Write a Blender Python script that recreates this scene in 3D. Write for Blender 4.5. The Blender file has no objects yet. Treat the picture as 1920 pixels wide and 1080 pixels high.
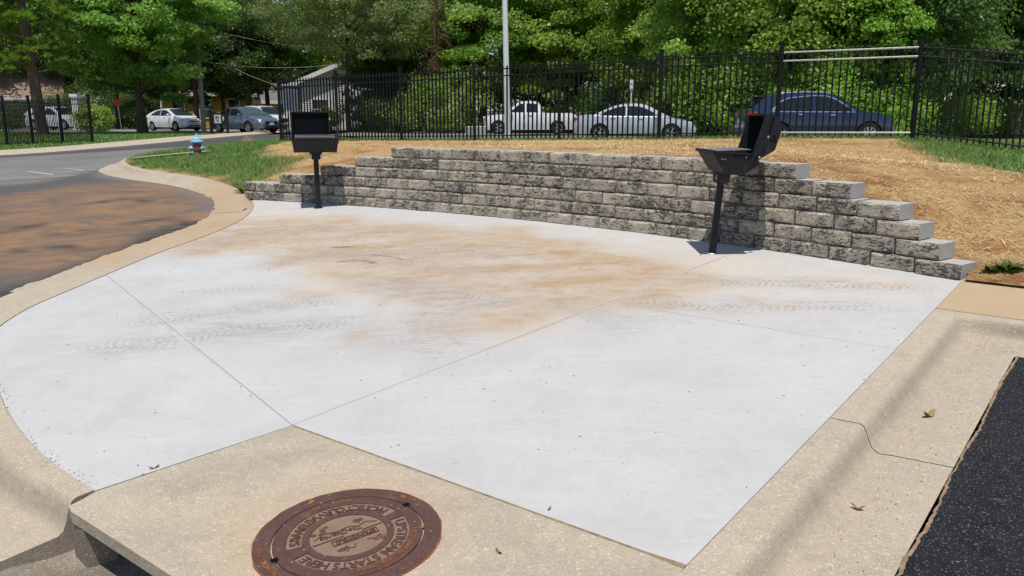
import bpy, bmesh, math, random
import numpy as np
from mathutils import Vector, Matrix
from mathutils.geometry import delaunay_2d_cdt
R = math.radians
random.seed(4)
rng = np.random.default_rng(4)
C = bpy.context.scene.collection
SC = bpy.context.scene

# ------------------------------------------------------------------ camera
F = 1500.0; PITCH = R(11.85); EYE = 1.67
sp, cp = math.sin(PITCH), math.cos(PITCH)
cam = bpy.data.cameras.new('camera'); camo = bpy.data.objects.new('camera', cam); C.objects.link(camo)
cam.sensor_width = 36.0; cam.lens = 36.0 * F / 1920.0
cam.clip_start = 0.05; cam.clip_end = 3000
camo.location = (0, 0, EYE); camo.rotation_euler = (R(90) - PITCH, 0, 0)
SC.camera = camo
# ------------------------------------------------------------------ world, sun, exposure
SUN_EL, SUN_AZ = R(73.5), R(2)          # the light travels towards +y, swung 3 degrees to +x
w = bpy.data.worlds.new('World'); SC.world = w; w.use_nodes = True
wn = w.node_tree; wn.nodes.clear()
sky = wn.nodes.new('ShaderNodeTexSky'); sky.sky_type = 'NISHITA'; sky.sun_disc = False
sky.sun_elevation = SUN_EL; sky.sun_rotation = math.pi + SUN_AZ; sky.altitude = 300; sky.air_density = 1.0; sky.dust_density = 0.6
bg = wn.nodes.new('ShaderNodeBackground'); bg.inputs[1].default_value = 0.092
wo = wn.nodes.new('ShaderNodeOutputWorld')
wn.links.new(sky.outputs[0], bg.inputs[0]); wn.links.new(bg.outputs[0], wo.inputs[0])
sun = bpy.data.lights.new('sun', 'SUN'); sun.energy = 3.9; sun.angle = R(0.5); sun.color = (1.0, 0.95, 0.87)
suno = bpy.data.objects.new('sun', sun); C.objects.link(suno); suno.location = (-5, -10, 30)
sd = Vector((math.sin(SUN_AZ) * math.cos(SUN_EL), math.cos(SUN_AZ) * math.cos(SUN_EL), -math.sin(SUN_EL)))
suno.rotation_euler = sd.to_track_quat('-Z', 'Y').to_euler()
vs = SC.view_settings
vs.view_transform = 'Standard'; vs.look = 'None'; vs.exposure = 0.2; vs.gamma = 1.0; vs.use_curve_mapping = False
SC.render.engine = 'CYCLES'
SC.cycles.max_bounces = 6; SC.cycles.transparent_max_bounces = 6

# ------------------------------------------------------------------ survey: rays from the camera onto real surfaces
def ray(px, py):
    u = (px - 960) / F; v = (py - 540) / F
    return np.array([u, cp - v * sp, -(sp + v * cp)])
def at(px, py, Z):
    return np.array([0, 0, EYE]) + Z * ray(px, py)
def slab(x, y):
    return .0485 * (y - 2.99) + .030 * (x + .67)
def on_slab(px, py, dz=0.0):
    d = ray(px, py)
    t = (EYE + .0485 * 2.99 - .03 * .67 - dz) / (.0485 * d[1] + .03 * d[0] - d[2])
    return np.array([0, 0, EYE]) + t * d
def smin(a, b, k=.2):
    h = np.clip(.5 + .5 * (b - a) / k, 0, 1)
    return b + (a - b) * h - k * h * (1 - h)
def G(x, y):
    """height of the road, the lots and the land round them"""
    x = np.asarray(x, float); y = np.asarray(y, float)
    p = slab(x, y)
    plat = .95 - .11 * np.clip((x + 8) / 14, 0, 1)
    lo = -.45
    g = smin(p, plat)
    return -smin(-g, -lo * np.ones_like(g))
def hit(f, px, py, dz=0.0, t0=1.5, t1=160):
    d = ray(px, py); ts = np.geomspace(t0, t1, 700)
    P = np.array([0, 0, EYE]) + ts[:, None] * d
    q = P[:, 2] - (f(P[:, 0], P[:, 1]) + dz)
    k = np.argmax(q < 0)
    if q[k] >= 0: k = len(ts) - 1
    a, b = ts[max(k - 1, 0)], ts[k]
    for _ in range(30):
        m = (a + b) / 2; p = np.array([0, 0, EYE]) + m * d
        if p[2] - (float(f(p[0], p[1])) + dz) > 0: a = m
        else: b = m
    return np.array([0, 0, EYE]) + b * d
def onG(px, py, dz=0.0): return hit(G, px, py, dz)

# ------------------------------------------------------------------ object helpers
def link(o): C.objects.link(o); return o
def tag(o, label=None, cat=None, group=None, kind=None):
    if label: o['label'] = label
    if cat: o['category'] = cat
    if group: o['group'] = group
    if kind: o['kind'] = kind
    return o
def mesh(name, V, Fc, mats=None, smooth=False, mi=None):
    me = bpy.data.meshes.new(name)
    me.from_pydata([tuple(map(float, v)) for v in V], [], [tuple(int(i) for i in f) for f in Fc])
    for m in (mats if isinstance(mats, (list, tuple)) else [mats] if mats else []): me.materials.append(m)
    if mi is not None: me.polygons.foreach_set('material_index', np.array(mi, dtype=np.int32))
    if smooth: me.polygons.foreach_set('use_smooth', np.ones(len(me.polygons), dtype=bool))
    me.update(); return me
def ob(name, me, parent=None, loc=None, rz=None):
    o = link(bpy.data.objects.new(name, me))
    if parent: o.parent = parent
    if loc is not None: o.location = tuple(map(float, loc))
    if rz is not None: o.rotation_euler = (0, 0, rz)
    return o
def mk(name, V, Fc, mats=None, parent=None, smooth=False, mi=None):
    return ob(name, mesh(name, V, Fc, mats, smooth, mi), parent)
def empty(name, loc, rz=0.0, label=None, cat=None, group=None):
    o = link(bpy.data.objects.new(name, None)); o.location = tuple(map(float, loc)); o.rotation_euler = (0, 0, rz)
    return tag(o, label, cat, group)
def quads_mesh(name, V, mat, tint=None, n=4):
    """many loose n-gons at once (leaves, blades, straw)"""
    V = np.asarray(V, np.float32).reshape(-1, 3); nf = len(V) // n
    me = bpy.data.meshes.new(name)
    me.vertices.add(len(V)); me.vertices.foreach_set('co', V.ravel())
    me.loops.add(len(V)); me.loops.foreach_set('vertex_index', np.arange(len(V), dtype=np.int32))
    me.polygons.add(nf); me.polygons.foreach_set('loop_start', np.arange(0, len(V), n, dtype=np.int32))
    me.polygons.foreach_set('loop_total', np.full(nf, n, dtype=np.int32))
    if tint is not None:
        a = me.attributes.new('tint', 'FLOAT', 'POINT'); a.data.foreach_set('value', np.repeat(np.asarray(tint, np.float32), n))
    me.materials.append(mat); me.update(calc_edges=True); me.validate()
    return me
class MB:
    """collects simple solids into one mesh"""
    def __init__(s): s.V = []; s.F = []
    def add(s, V, Fc):
        o = len(s.V); s.V += [tuple(map(float, v)) for v in V]; s.F += [tuple(i + o for i in f) for f in Fc]; return s
    def box(s, x0, x1, y0, y1, z0, z1, M=None, ch=0.0):
        if ch <= 0:
            V = [(x, y, z) for z in (z0, z1) for y in (y0, y1) for x in (x0, x1)]
            Fc = [(0, 2, 3, 1), (4, 5, 7, 6), (0, 1, 5, 4), (2, 6, 7, 3), (0, 4, 6, 2), (1, 3, 7, 5)]
        else:
            c = ch; V = []; 
            def ring(z, i): return [(x0 + i, y0 + c, z), (x0 + c, y0 + i, z), (x1 - c, y0 + i, z), (x1 - i, y0 + c, z), (x1 - i, y1 - c, z), (x1 - c, y1 - i, z), (x0 + c, y1 - i, z), (x0 + i, y1 - c, z)]
            c2 = c
            V += [(x0 + c2, y0 + c2 * 1.4, z0), (x0 + c2 * 1.4, y0 + c2, z0), (x1 - c2 * 1.4, y0 + c2, z0), (x1 - c2, y0 + c2 * 1.4, z0), (x1 - c2, y1 - c2 * 1.4, z0), (x1 - c2 * 1.4, y1 - c2, z0), (x0 + c2 * 1.4, y1 - c2, z0), (x0 + c2, y1 - c2 * 1.4, z0)]
            V += ring(z0 + c, 0) + ring(z1 - c, 0)
            V += [(v[0], v[1], z1) for v in V[:8]]
            Fc = [tuple(range(7, -1, -1)), tuple(range(24, 32))]
            for r in range(3):
                for i in range(8): Fc.append((r * 8 + i, r * 8 + (i + 1) % 8, r * 8 + 8 + (i + 1) % 8, r * 8 + 8 + i))
        if M is not None: V = [M @ Vector(v) for v in V]
        return s.add(V, Fc)
    def tube(s, pts, rad, n=8, cap=True):
        pts = [Vector(p) for p in pts]; rad = rad if hasattr(rad, '__len__') else [rad] * len(pts)
        V = []; Fc = []
        ref = Vector((0, 0, 1))
        for i, p in enumerate(pts):
            t = (pts[min(i + 1, len(pts) - 1)] - pts[max(i - 1, 0)]).normalized()
            a = t.cross(ref) if abs(t.dot(ref)) < .95 else t.cross(Vector((1, 0, 0)))
            a.normalize(); b = t.cross(a)
            for k in range(n):
                q = 2 * math.pi * k / n; V.append(p + (a * math.cos(q) + b * math.sin(q)) * rad[i])
        for i in range(len(pts) - 1):
            for k in range(n): Fc.append((i * n + k, i * n + (k + 1) % n, (i + 1) * n + (k + 1) % n, (i + 1) * n + k))
        if cap: Fc += [tuple(range(n - 1, -1, -1)), tuple(range((len(pts) - 1) * n, len(pts) * n))]
        return s.add(V, Fc)
    def lathe(s, prof, n=24, M=None):
        V = []; Fc = []; m = len(prof)
        for k in range(n):
            q = 2 * math.pi * k / n
            for r, z in prof: V.append(Vector((r * math.cos(q), r * math.sin(q), z)))
        for k in range(n):
            k2 = (k + 1) % n
            for i in range(m - 1): Fc.append((k * m + i, k2 * m + i, k2 * m + i + 1, k * m + i + 1))
        if M is not None: V = [M @ v for v in V]
        return s.add(V, Fc)
    def prism(s, poly, axis, a0, a1, M=None):
        """poly: 2-D outline; extruded along axis ('y' -> poly is xz, 'z' -> xy, 'x' -> yz)"""
        f = {'y': lambda p, a: (p[0], a, p[1]), 'z': lambda p, a: (p[0], p[1], a), 'x': lambda p, a: (a, p[0], p[1])}[axis]
        n = len(poly); V = [f(p, a0) for p in poly] + [f(p, a1) for p in poly]
        Fc = [tuple(range(n - 1, -1, -1)), tuple(range(n, 2 * n))] + [(i, (i + 1) % n, n + (i + 1) % n, n + i) for i in range(n)]
        if M is not None: V = [M @ Vector(v) for v in V]
        return s.add(V, Fc)
    def me(s, name, mat, smooth=False):
        m = mesh(name, s.V, s.F, mat, smooth)
        bm = bmesh.new(); bm.from_mesh(m); bmesh.ops.recalc_face_normals(bm, faces=bm.faces); bm.to_mesh(m); bm.free()
        if smooth: m.set_sharp_from_angle(angle=R(35))
        return m
    def build(s, name, mat, parent=None, smooth=False):
        return ob(name, s.me(name, mat, smooth), parent)
def copy_tree(o, parent=None):
    c = o.copy(); C.objects.link(c)
    if parent: c.parent = parent
    for ch in list(o.children): copy_tree(ch, c)
    return c
def resample(P, n):
    P = np.asarray(P, float); d = np.r_[0, np.cumsum(np.linalg.norm(np.diff(P, axis=0), axis=1))]
    t = np.linspace(0, d[-1], n); return np.stack([np.interp(t, d, P[:, i]) for i in range(P.shape[1])], 1)
def smooth_line(P, n, it=2):
    P = np.asarray(P, float)
    for _ in range(it):
        Q = [P[0]]
        for a, b in zip(P[:-1], P[1:]): Q += [a * .75 + b * .25, a * .25 + b * .75]
        Q.append(P[-1]); P = np.array(Q)
    return resample(P, n)
def inside(P, poly):
    P = np.asarray(P, float); poly = np.asarray(poly, float)[:, :2]; x, y = P[:, 0], P[:, 1]; r = np.zeros(len(P), bool)
    for (x0, y0), (x1, y1) in zip(poly, np.roll(poly, -1, 0)):
        c = ((y0 > y) != (y1 > y)); xx = (x1 - x0) * (y - y0) / (y1 - y0 + 1e-12) + x0; r ^= c & (x < xx)
    return r
def edge_dist(P, poly, closed=True):
    P = np.asarray(P, float)[:, :2]; poly = np.asarray(poly, float)[:, :2]; best = np.full(len(P), 1e9)
    B = np.roll(poly, -1, 0) if closed else poly[1:]
    A = poly if closed else poly[:-1]
    for a, b in zip(A, B):
        ab = b - a; t = np.clip(((P - a) @ ab) / (ab @ ab + 1e-12), 0, 1)
        best = np.minimum(best, np.linalg.norm(P - (a + t[:, None] * ab), axis=1))
    return best
def sdist(P, poly):
    d = edge_dist(P, poly); return np.where(inside(P, poly), d, -d)
def clip_half(poly, a, b, side, off=0.0):
    """part of the polygon on one side of the line a-b (side +1 = left of it), drawn back by off"""
    a = np.asarray(a)[:2]; b = np.asarray(b)[:2]; d = (b - a) / np.linalg.norm(b - a); n = np.array([-d[1], d[0]]) * side
    poly = [np.asarray(p)[:2] for p in poly]; out = []
    for p, q in zip(poly, poly[1:] + poly[:1]):
        fp = (p - a) @ n - off; fq = (q - a) @ n - off
        if fp >= 0: out.append(p)
        if fp * fq < 0: out.append(p + (q - p) * fp / (fp - fq))
    return out
def sheet(name, poly, grid, zf, mat, thick=0.0, jit=.3, region=None):
    """a triangulated sheet with a clean outline; zf gives heights; thick adds a skirt"""
    poly = np.asarray([np.asarray(p)[:2] for p in poly], float)
    keep = [0]
    for i in range(1, len(poly)):
        if np.linalg.norm(poly[i] - poly[keep[-1]]) > 1e-3: keep.append(i)
    poly = poly[keep]
    lo, hi = poly.min(0), poly.max(0)
    if grid:
        gx = np.arange(lo[0], hi[0], grid); gy = np.arange(lo[1], hi[1], grid)
        X, Y = np.meshgrid(gx, gy); P = np.stack([X.ravel(), Y.ravel()], 1)
        P += rng.uniform(-jit, jit, P.shape) * grid
        if region is not None: P = P[region(P)]
        P = P[inside(P, poly)]; P = P[edge_dist(P, poly) > grid * .35]
    else: P = np.zeros((0, 2))
    verts = [Vector(p) for p in poly] + [Vector(p) for p in P]
    r = delaunay_2d_cdt(verts, [], [list(range(len(poly)))], 1, 1e-5)
    V2 = np.array([tuple(v) for v in r[0]]); Fc = [tuple(f) for f in r[2]]
    Z = np.asarray(zf(V2[:, 0], V2[:, 1])) * np.ones(len(V2))
    V = np.c_[V2, Z]
    Fc = [f if np.cross(V2[f[1]] - V2[f[0]], V2[f[2]] - V2[f[0]]) > 0 else f[::-1] for f in Fc]
    if thick:
        n = len(V); z = np.asarray(zf(poly[:, 0], poly[:, 1])) * np.ones(len(poly)); m = len(poly)
        V = np.r_[V, np.c_[poly, z], np.c_[poly, z - thick]]
        ccw = np.sum(poly[:, 0] * np.roll(poly[:, 1], -1) - poly[:, 1] * np.roll(poly[:, 0], -1)) > 0
        for i in range(m):
            j = (i + 1) % m; q = (n + i, n + m + i, n + m + j, n + j)
            Fc.append(q if ccw else q[::-1])
    return mesh(name, V, Fc, mat), V
def attr(me, name, vals):
    a = me.attributes.new(name, 'FLOAT', 'POINT'); a.data.foreach_set('value', np.asarray(vals, np.float32))
def strip(name, lines, mat, parent=None, smooth=True):
    """a surface lofted through polylines that all hold the same number of 3-D points"""
    n = len(lines[0]); V = np.concatenate(lines); Fc = []
    for k in range(len(lines) - 1):
        for i in range(n - 1): Fc.append((k * n + i, k * n + i + 1, (k + 1) * n + i + 1, (k + 1) * n + i))
    o = mk(name, V, Fc, mat, parent, smooth)
    bm = bmesh.new(); bm.from_mesh(o.data); bmesh.ops.recalc_face_normals(bm, faces=bm.faces)
    if sum(f.normal.z for f in bm.faces) < 0: bmesh.ops.reverse_faces(bm, faces=bm.faces)
    bm.to_mesh(o.data); bm.free()
    return o
_perm = rng.random((64, 64))
def vnoise(x, y, s):
    x = np.asarray(x) * s; y = np.asarray(y) * s; xi = np.floor(x).astype(int); yi = np.floor(y).astype(int)
    fx = x - xi; fy = y - yi; fx = fx * fx * (3 - 2 * fx); fy = fy * fy * (3 - 2 * fy)
    g = lambda a, b: _perm[a % 64, b % 64]
    return (g(xi, yi) * (1 - fx) + g(xi + 1, yi) * fx) * (1 - fy) + (g(xi, yi + 1) * (1 - fx) + g(xi + 1, yi + 1) * fx) * fy
def sstep(a, b, x): t = np.clip((x - a) / (b - a), 0, 1); return t * t * (3 - 2 * t)

# ------------------------------------------------------------------ materials
class NB:
    def __init__(s, name, rough=.8, spec=.3):
        s.m = bpy.data.materials.new(name); s.m.use_nodes = True; s.t = s.m.node_tree; s.t.nodes.clear()
        s.out = s.t.nodes.new('ShaderNodeOutputMaterial'); s.b = s.t.nodes.new('ShaderNodeBsdfPrincipled')
        s.t.links.new(s.b.outputs[0], s.out.inputs[0]); s.b.inputs['Roughness'].default_value = rough
        s.b.inputs['Specular IOR Level'].default_value = spec
    def put(s, sock, v):
        if isinstance(v, bpy.types.NodeSocket): s.t.links.new(v, sock)
        elif v is not None:
            if hasattr(v, '__len__') and len(v) == 3 and sock.type == 'RGBA': v = (*v, 1)
            sock.default_value = v
    def n(s, typ, ins=None, **kw):
        x = s.t.nodes.new('ShaderNode' + typ)
        for k, v in kw.items(): setattr(x, k, v)
        for k, v in (ins or {}).items(): s.put(x.inputs[k], v)
        return x
    def pos(s): return s.n('NewGeometry').outputs['Position']
    def objc(s): return s.n('TexCoord').outputs['Object']
    def rnd(s): return s.n('ObjectInfo').outputs['Random']
    def map(s, v, scale=(1, 1, 1), rot=(0, 0, 0), loc=(0, 0, 0)): return s.n('Mapping', {0: v, 1: loc, 2: rot, 3: scale}).outputs[0]
    def noise(s, v, scale, detail=4, rough=.55, dist=0.0): return s.n('TexNoise', {'Vector': v, 'Scale': scale, 'Detail': detail, 'Roughness': rough, 'Distortion': dist}).outputs[0]
    def vor(s, v, scale, feature='F1'): return s.n('TexVoronoi', {'Vector': v, 'Scale': scale}, feature=feature)
    def ma(s, op, a, b=None, c=None, clamp=False): return s.n('Math', {0: a, 1: b, 2: c}, operation=op, use_clamp=clamp).outputs[0]
    def rng_(s, v, a, b, c=0.0, d=1.0): return s.n('MapRange', {0: v, 1: a, 2: b, 3: c, 4: d}).outputs[0]
    def mix(s, f, a, b, mode='MIX'):
        x = s.t.nodes.new('ShaderNodeMix'); x.data_type = 'RGBA'; x.blend_type = mode
        s.put(x.inputs[0], f); s.put(x.inputs[6], a); s.put(x.inputs[7], b); return x.outputs[2]
    def attr(s, name): return s.n('Attribute', attribute_name=name).outputs['Fac']
    def col(s, v): s.put(s.b.inputs['Base Color'], v); return s
    def rough(s, v): s.put(s.b.inputs['Roughness'], v); return s
    def bump(s, h, strength=.3, dist=.01, base=None):
        x = s.n('Bump', {'Strength': strength, 'Distance': dist, 'Height': h})
        if base is not None: s.put(x.inputs['Normal'], base)
        s.put(s.b.inputs['Normal'], x.outputs[0]); return x.outputs[0]
def plain(name, c, rough=.6, spec=.4, metal=0.0, coat=0.0, var=.12, scale=6.0, bump=0.0):
    b = NB(name, rough, spec); o = b.objc(); f = b.noise(o, scale, 5)
    b.col(b.mix(b.rng_(f, .3, .7), tuple(x * (1 - var) for x in c), tuple(min(1, x * (1 + var)) for x in c)))
    b.rough(b.rng_(f, .2, .8, rough * .85, min(1, rough * 1.15)))
    b.b.inputs['Metallic'].default_value = metal; b.b.inputs['Coat Weight'].default_value = coat; b.b.inputs['Coat Roughness'].default_value = .05
    if bump: b.bump(b.noise(o, scale * 12, 4), bump, .004)
    return b.m
MAT = {}
def speck(b, v, c, scale, lo, hi, colr, amt=.8):
    k = b.noise(v, scale, 2, .5); return b.mix(b.ma('MULTIPLY', b.rng_(k, lo, hi), amt), c, colr)
# new concrete with tyre marks and washed-out soil
b = NB('new_concrete', .75, .25); p = b.pos()
big = b.noise(p, .8, 5, .6); fine = b.noise(p, 45, 4, .6); brm = b.noise(b.map(p, (3, 60, 3), rot=(0, 0, R(-52))), 1.0, 3)
c = b.mix(b.rng_(big, .3, .7), (.425, .421, .418), (.487, .483, .479))
c = b.mix(b.ma('MULTIPLY', b.rng_(fine, .35, .7), .28), c, (.545, .54, .53))
c = b.mix(b.ma('MULTIPLY', b.rng_(brm, .5, .72), .3), c, (.56, .555, .545))
c = b.mix(b.ma('MULTIPLY', b.rng_(b.noise(p, 1.9, 7, .72), .46, .74), .55), c, (.375, .365, .35))
c = b.mix(b.ma('MULTIPLY', b.rng_(b.noise(p, 15, 7, .8), .50, .74), .55), c, (.37, .365, .36))
c = b.mix(b.ma('MULTIPLY', b.rng_(b.noise(b.map(p, (.8, 3.2, 1), rot=(0, 0, R(-52))), 1.3, 8, .78), .53, .74), .42), c, (.545, .54, .53))
soil = b.attr('soil'); pale = b.attr('pale')
w1 = b.n('VectorMath', {0: p, 1: b.n('VectorMath', {0: b.n('TexNoise', {'Vector': p, 'Scale': .5, 'Detail': 2}).outputs[1], 3: .7}, operation='SCALE').outputs[0]}, operation='ADD').outputs[0]
st = b.noise(b.map(w1, (.5, 1.6, 1), rot=(0, 0, R(12))), 1.5, 7, .68)
st2 = b.noise(b.map(w1, (1.6, 6.5, 1), rot=(0, 0, R(8))), 1.9, 6, .72)
sm = b.ma('MULTIPLY', soil, b.ma('ADD', b.rng_(st, .32, .64, .34, 1.0), b.rng_(b.noise(p, 6, 7, .75), .40, .68, -.22, .22)), clamp=True)
c = b.mix(b.ma('MULTIPLY', pale, b.rng_(st, .3, .65, .35, .95)), c, (.525, .46, .385))
c = b.mix(sm, c, b.mix(b.rng_(st2, .35, .7), (.40, .30, .20), (.335, .22, .122)))
c = b.mix(b.ma('MULTIPLY', b.attr('smear'), b.rng_(st2, .36, .66), clamp=True), c, (.31, .295, .28))
tu, tv, tm, tb = b.attr('track_u'), b.attr('track_v'), b.attr('track'), b.attr('track_brown')
chev = b.n('Math', {0: b.ma('ADD', b.ma('MULTIPLY', tu, 105), b.ma('MULTIPLY', b.ma('ABSOLUTE', tv), 5.0))}, operation='SINE').outputs[0]
side = b.n('Math', {0: b.ma('MULTIPLY', tv, 9.4)}, operation='COSINE').outputs[0]
tr = b.ma('MULTIPLY', b.rng_(b.ma('ADD', chev, b.ma('MULTIPLY', side, .5)), -.2, .7), b.rng_(b.noise(p, 7, 4, .7), .36, .62))
tr = b.ma('MULTIPLY', b.ma('MULTIPLY', tr, 1.15), tm, clamp=True)
c = b.mix(tr, c, b.mix(tb, (.30, .30, .31), (.34, .225, .125)))
sk = b.attr('skid'); c = b.mix(b.ma('MULTIPLY', sk, b.rng_(st2, .3, .6), clamp=True), c, (.16, .125, .105))
dots = b.vor(p, 7.5); dsel = b.ma('MULTIPLY', b.ma('LESS_THAN', dots.outputs['Distance'], .062), b.ma('GREATER_THAN', b.n('SeparateColor', {0: dots.outputs['Color']}).outputs[0], .60))
c = b.mix(b.ma('MULTIPLY', dsel, .8), c, (.14, .12, .10))
b.col(c); b.bump(b.ma('ADD', fine, b.ma('MULTIPLY', brm, .5)), .25, .003); MAT['concrete'] = b.m
# old concrete: tan, exposed aggregate, dark in its own weathered patches
def old_concrete(name, base, dark, light, soily=0.0):
    b = NB(name, .85, .2); p = b.pos()
    c = b.mix(b.rng_(b.noise(p, 1.7, 6, .65), .3, .7), base, tuple(x * .86 for x in base))
    c = b.mix(b.ma('MULTIPLY', b.rng_(b.noise(p, 4.2, 7, .75), .50, .75), .5), c, dark); c = b.mix(b.ma('MULTIPLY', b.rng_(b.noise(p, 22, 5, .75), .45, .75), .45), c, dark)
    c = speck(b, p, c, 150, .58, .68, light, .9); c = speck(b, p, c, 62, .62, .68, tuple(min(.8, x * 1.15) for x in light), .5); c = speck(b, p, c, 48, .66, .72, tuple(x * .55 for x in base), .5)
    c = speck(b, p, c, 110, .66, .74, tuple(x * .4 for x in base), .6)
    pits = b.vor(p, 60); c = b.mix(b.ma('MULTIPLY', b.rng_(pits.outputs['Distance'], .18, .02), .3), c, dark)
    at_ = b.attr('soil'); c = b.mix(b.ma('MULTIPLY', at_, b.rng_(b.noise(p, 2.3, 6, .6), .3, .6, .5, 1.0), clamp=True), c, (.41, .285, .165))
    gr = b.attr('grime_shade'); c = b.mix(b.ma('MULTIPLY', gr, b.rng_(b.noise(p, 9, 6, .7), .3, .62, .35, 1.0), clamp=True), c, dark)  # patchy grime; on the kerbs it also holds painted face shade
    b.col(c); b.bump(b.ma('ADD', b.noise(p, 130, 3), b.ma('MULTIPLY', b.noise(p, 25, 4), 1.2)), .5, .005); return b.m
MAT['old'] = old_concrete('weathered_concrete', (.455, .382, .29), (.25, .212, .165), (.60, .55, .46))
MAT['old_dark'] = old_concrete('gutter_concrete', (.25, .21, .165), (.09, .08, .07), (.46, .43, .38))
MAT['walk'] = old_concrete('soil_washed_concrete', (.46, .355, .235), (.44, .30, .165), (.55, .46, .34))
# asphalt
b = NB('worn_asphalt', .85, .25); p = b.pos()
c = b.mix(b.rng_(b.noise(p, .5, 5, .6), .35, .65), (.145, .137, .131), (.20, .19, .18))
c = b.mix(b.attr('fresh'), c, (.068, .064, .064))
c = speck(b, p, c, 60, .56, .72, (.19, .185, .18), .6)
w1 = b.n('VectorMath', {0: p, 1: b.n('VectorMath', {0: b.n('TexNoise', {'Vector': p, 'Scale': .45, 'Detail': 3}).outputs[1], 3: 2.6}, operation='SCALE').outputs[0]}, operation='ADD').outputs[0]
s1 = b.noise(b.map(w1, (.55, 1.3, 1), rot=(0, 0, R(20))), .9, 7, .68); s2 = b.noise(b.map(w1, (1.0, 4.2, 1), rot=(0, 0, R(26))), 1.3, 7, .75)
so = b.ma('MULTIPLY', b.attr('soil'), b.ma('ADD', b.rng_(s1, .32, .60, .42, .95), b.rng_(s2, .38, .68, -.38, .30)), clamp=True)
c = b.mix(so, c, b.mix(b.rng_(s2, .3, .7), (.20, .128, .08), (.285, .165, .082)))
c = b.mix(b.ma('MULTIPLY', b.attr('skid'), b.rng_(s2, .3, .55), clamp=True), c, (.03, .027, .026))
b.col(c); b.bump(b.noise(p, 90, 4, .7), .5, .006); MAT['asphalt'] = b.m
b = NB('sealed_asphalt', .8, .2); p = b.pos()
c = b.mix(b.rng_(b.noise(p, 12, 6, .7), .3, .7), (.008, .008, .0095), (.021, .0215, .025))
c = speck(b, p, c, 110, .60, .70, (.20, .20, .20), .8)
c = b.mix(b.ma('MULTIPLY', b.rng_(b.noise(b.map(p, (1, 3.2, 1), rot=(0, 0, R(40))), 5.5, 7, .75), .63, .74), .6), c, (.34, .33, .31))
b.col(c); b.bump(b.noise(p, 140, 4, .7), .8, .008); MAT['sealed'] = b.m
MAT['street'] = plain('street_asphalt', (.20, .19, .175), .9, .2, var=.2, scale=1.5)
MAT['paint'] = plain('road_paint', (.42, .42, .41), .8, .2, var=.15, scale=12)
# retaining wall blocks
def block_mat(name, face):
    b = NB(name, .9, .2); o = b.objc(); r = b.rnd()
    off = b.n('CombineXYZ', {0: b.ma('MULTIPLY', r, 37), 1: b.ma('MULTIPLY', r, 11), 2: b.ma('MULTIPLY', r, 23)}).outputs[0]
    v = b.n('VectorMath', {0: o, 1: off}, operation='ADD').outputs[0]
    if face:
        wv = b.n('VectorMath', {0: v, 1: b.n('VectorMath', {0: b.n('TexNoise', {'Vector': v, 'Scale': 9.0, 'Detail': 3}).outputs[1], 3: .07}, operation='SCALE').outputs[0]}, operation='ADD').outputs[0]
        k = b.noise(b.map(wv, (14, 20, 48), rot=(0, R(-30), 0)), 1.3, 7, .68, .9)
        k2 = b.noise(v, 4.5, 3)
        k = b.ma('ADD', k, b.ma('MULTIPLY', b.ma('SUBTRACT', k2, .5), .5))
        k = b.ma('ADD', k, b.ma('MULTIPLY', b.ma('SUBTRACT', r, .5), .11)); kv = b.n('Math', {0: b.ma('MULTIPLY', b.noise(b.map(wv, (7, 12, 17), rot=(0, R(-32), 0)), 1.3, 4, .6, .6), 24)}, operation='SINE').outputs[0]
        kk = b.ma('ADD', b.rng_(k, .43, .59), b.ma('MULTIPLY', kv, .34))
        c = b.mix(b.rng_(b.noise(v, 60, 4), .3, .7), (.645, .565, .45), (.53, .47, .38))
        c = b.mix(b.rng_(kk, .54, .76), c, (.105, .10, .10))
        c = speck(b, v, c, 90, .62, .72, (.05, .05, .052), .4)
        b.col(c); b.bump(b.ma('ADD', b.ma('MULTIPLY', kk, -.45), b.ma('MULTIPLY', b.noise(v, 55, 5, .7), .7)), 1.0, .03)
    else:
        c = b.mix(b.rng_(b.noise(v, 14, 6), .3, .7), (.42, .405, .385), (.35, .34, .325))
        c = speck(b, v, c, 120, .62, .72, (.18, .18, .18), .5)
        b.col(c); b.bump(b.noise(v, 110, 4), .4, .003)
    return b.m
MAT['bface'] = block_mat('split_block_face', True); MAT['bside'] = block_mat('smooth_block_side', False)
# hill soil and straw
b = NB('straw_covered_soil', .9, .15); p = b.pos(); g = b.attr('grass')
s1 = b.noise(p, 1.3, 6, .65); s2 = b.noise(b.map(p, (26, 90, 20), rot=(0, 0, R(20))), 1, 4, .7); s3 = b.noise(b.map(p, (90, 26, 20), rot=(0, 0, R(-25))), 1, 4, .7)
c = b.mix(b.rng_(s2, .35, .62), (.35, .205, .085), (.56, .385, .175)); c = b.mix(b.rng_(s3, .5, .68), c, (.66, .49, .26))
c = b.mix(b.ma('MULTIPLY', b.rng_(s1, .48, .64), .9), c, (.30, .125, .045))
c = b.mix(b.ma('MULTIPLY', b.attr('bare'), b.rng_(b.noise(p, 7, 5, .7), .3, .6)), c, (.24, .095, .036)); c = b.mix(g, c, b.mix(b.rng_(b.noise(p, 5, 5), .3, .7), (.07, .12, .025), (.10, .16, .035)))
b.col(c); b.bump(b.ma('ADD', s2, s3), .8, .03); MAT['hill'] = b.m
b = NB('straw', .7, .3); t = b.attr('tint'); b.col(b.mix(t, (.47, .30, .12), (.76, .60, .35))); MAT['straw'] = b.m
b = NB('grass_blades', .55, .35); t = b.attr('tint'); p = b.pos()
c = b.mix(t, (.07, .16, .025), (.17, .31, .065)); c = b.mix(b.ma('MULTIPLY', b.rng_(b.noise(p, .9, 4), .45, .75), .5), c, (.20, .27, .07))
b.col(c); MAT['grass'] = b.m
b = NB('lawn', .9, .15); p = b.pos()
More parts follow.
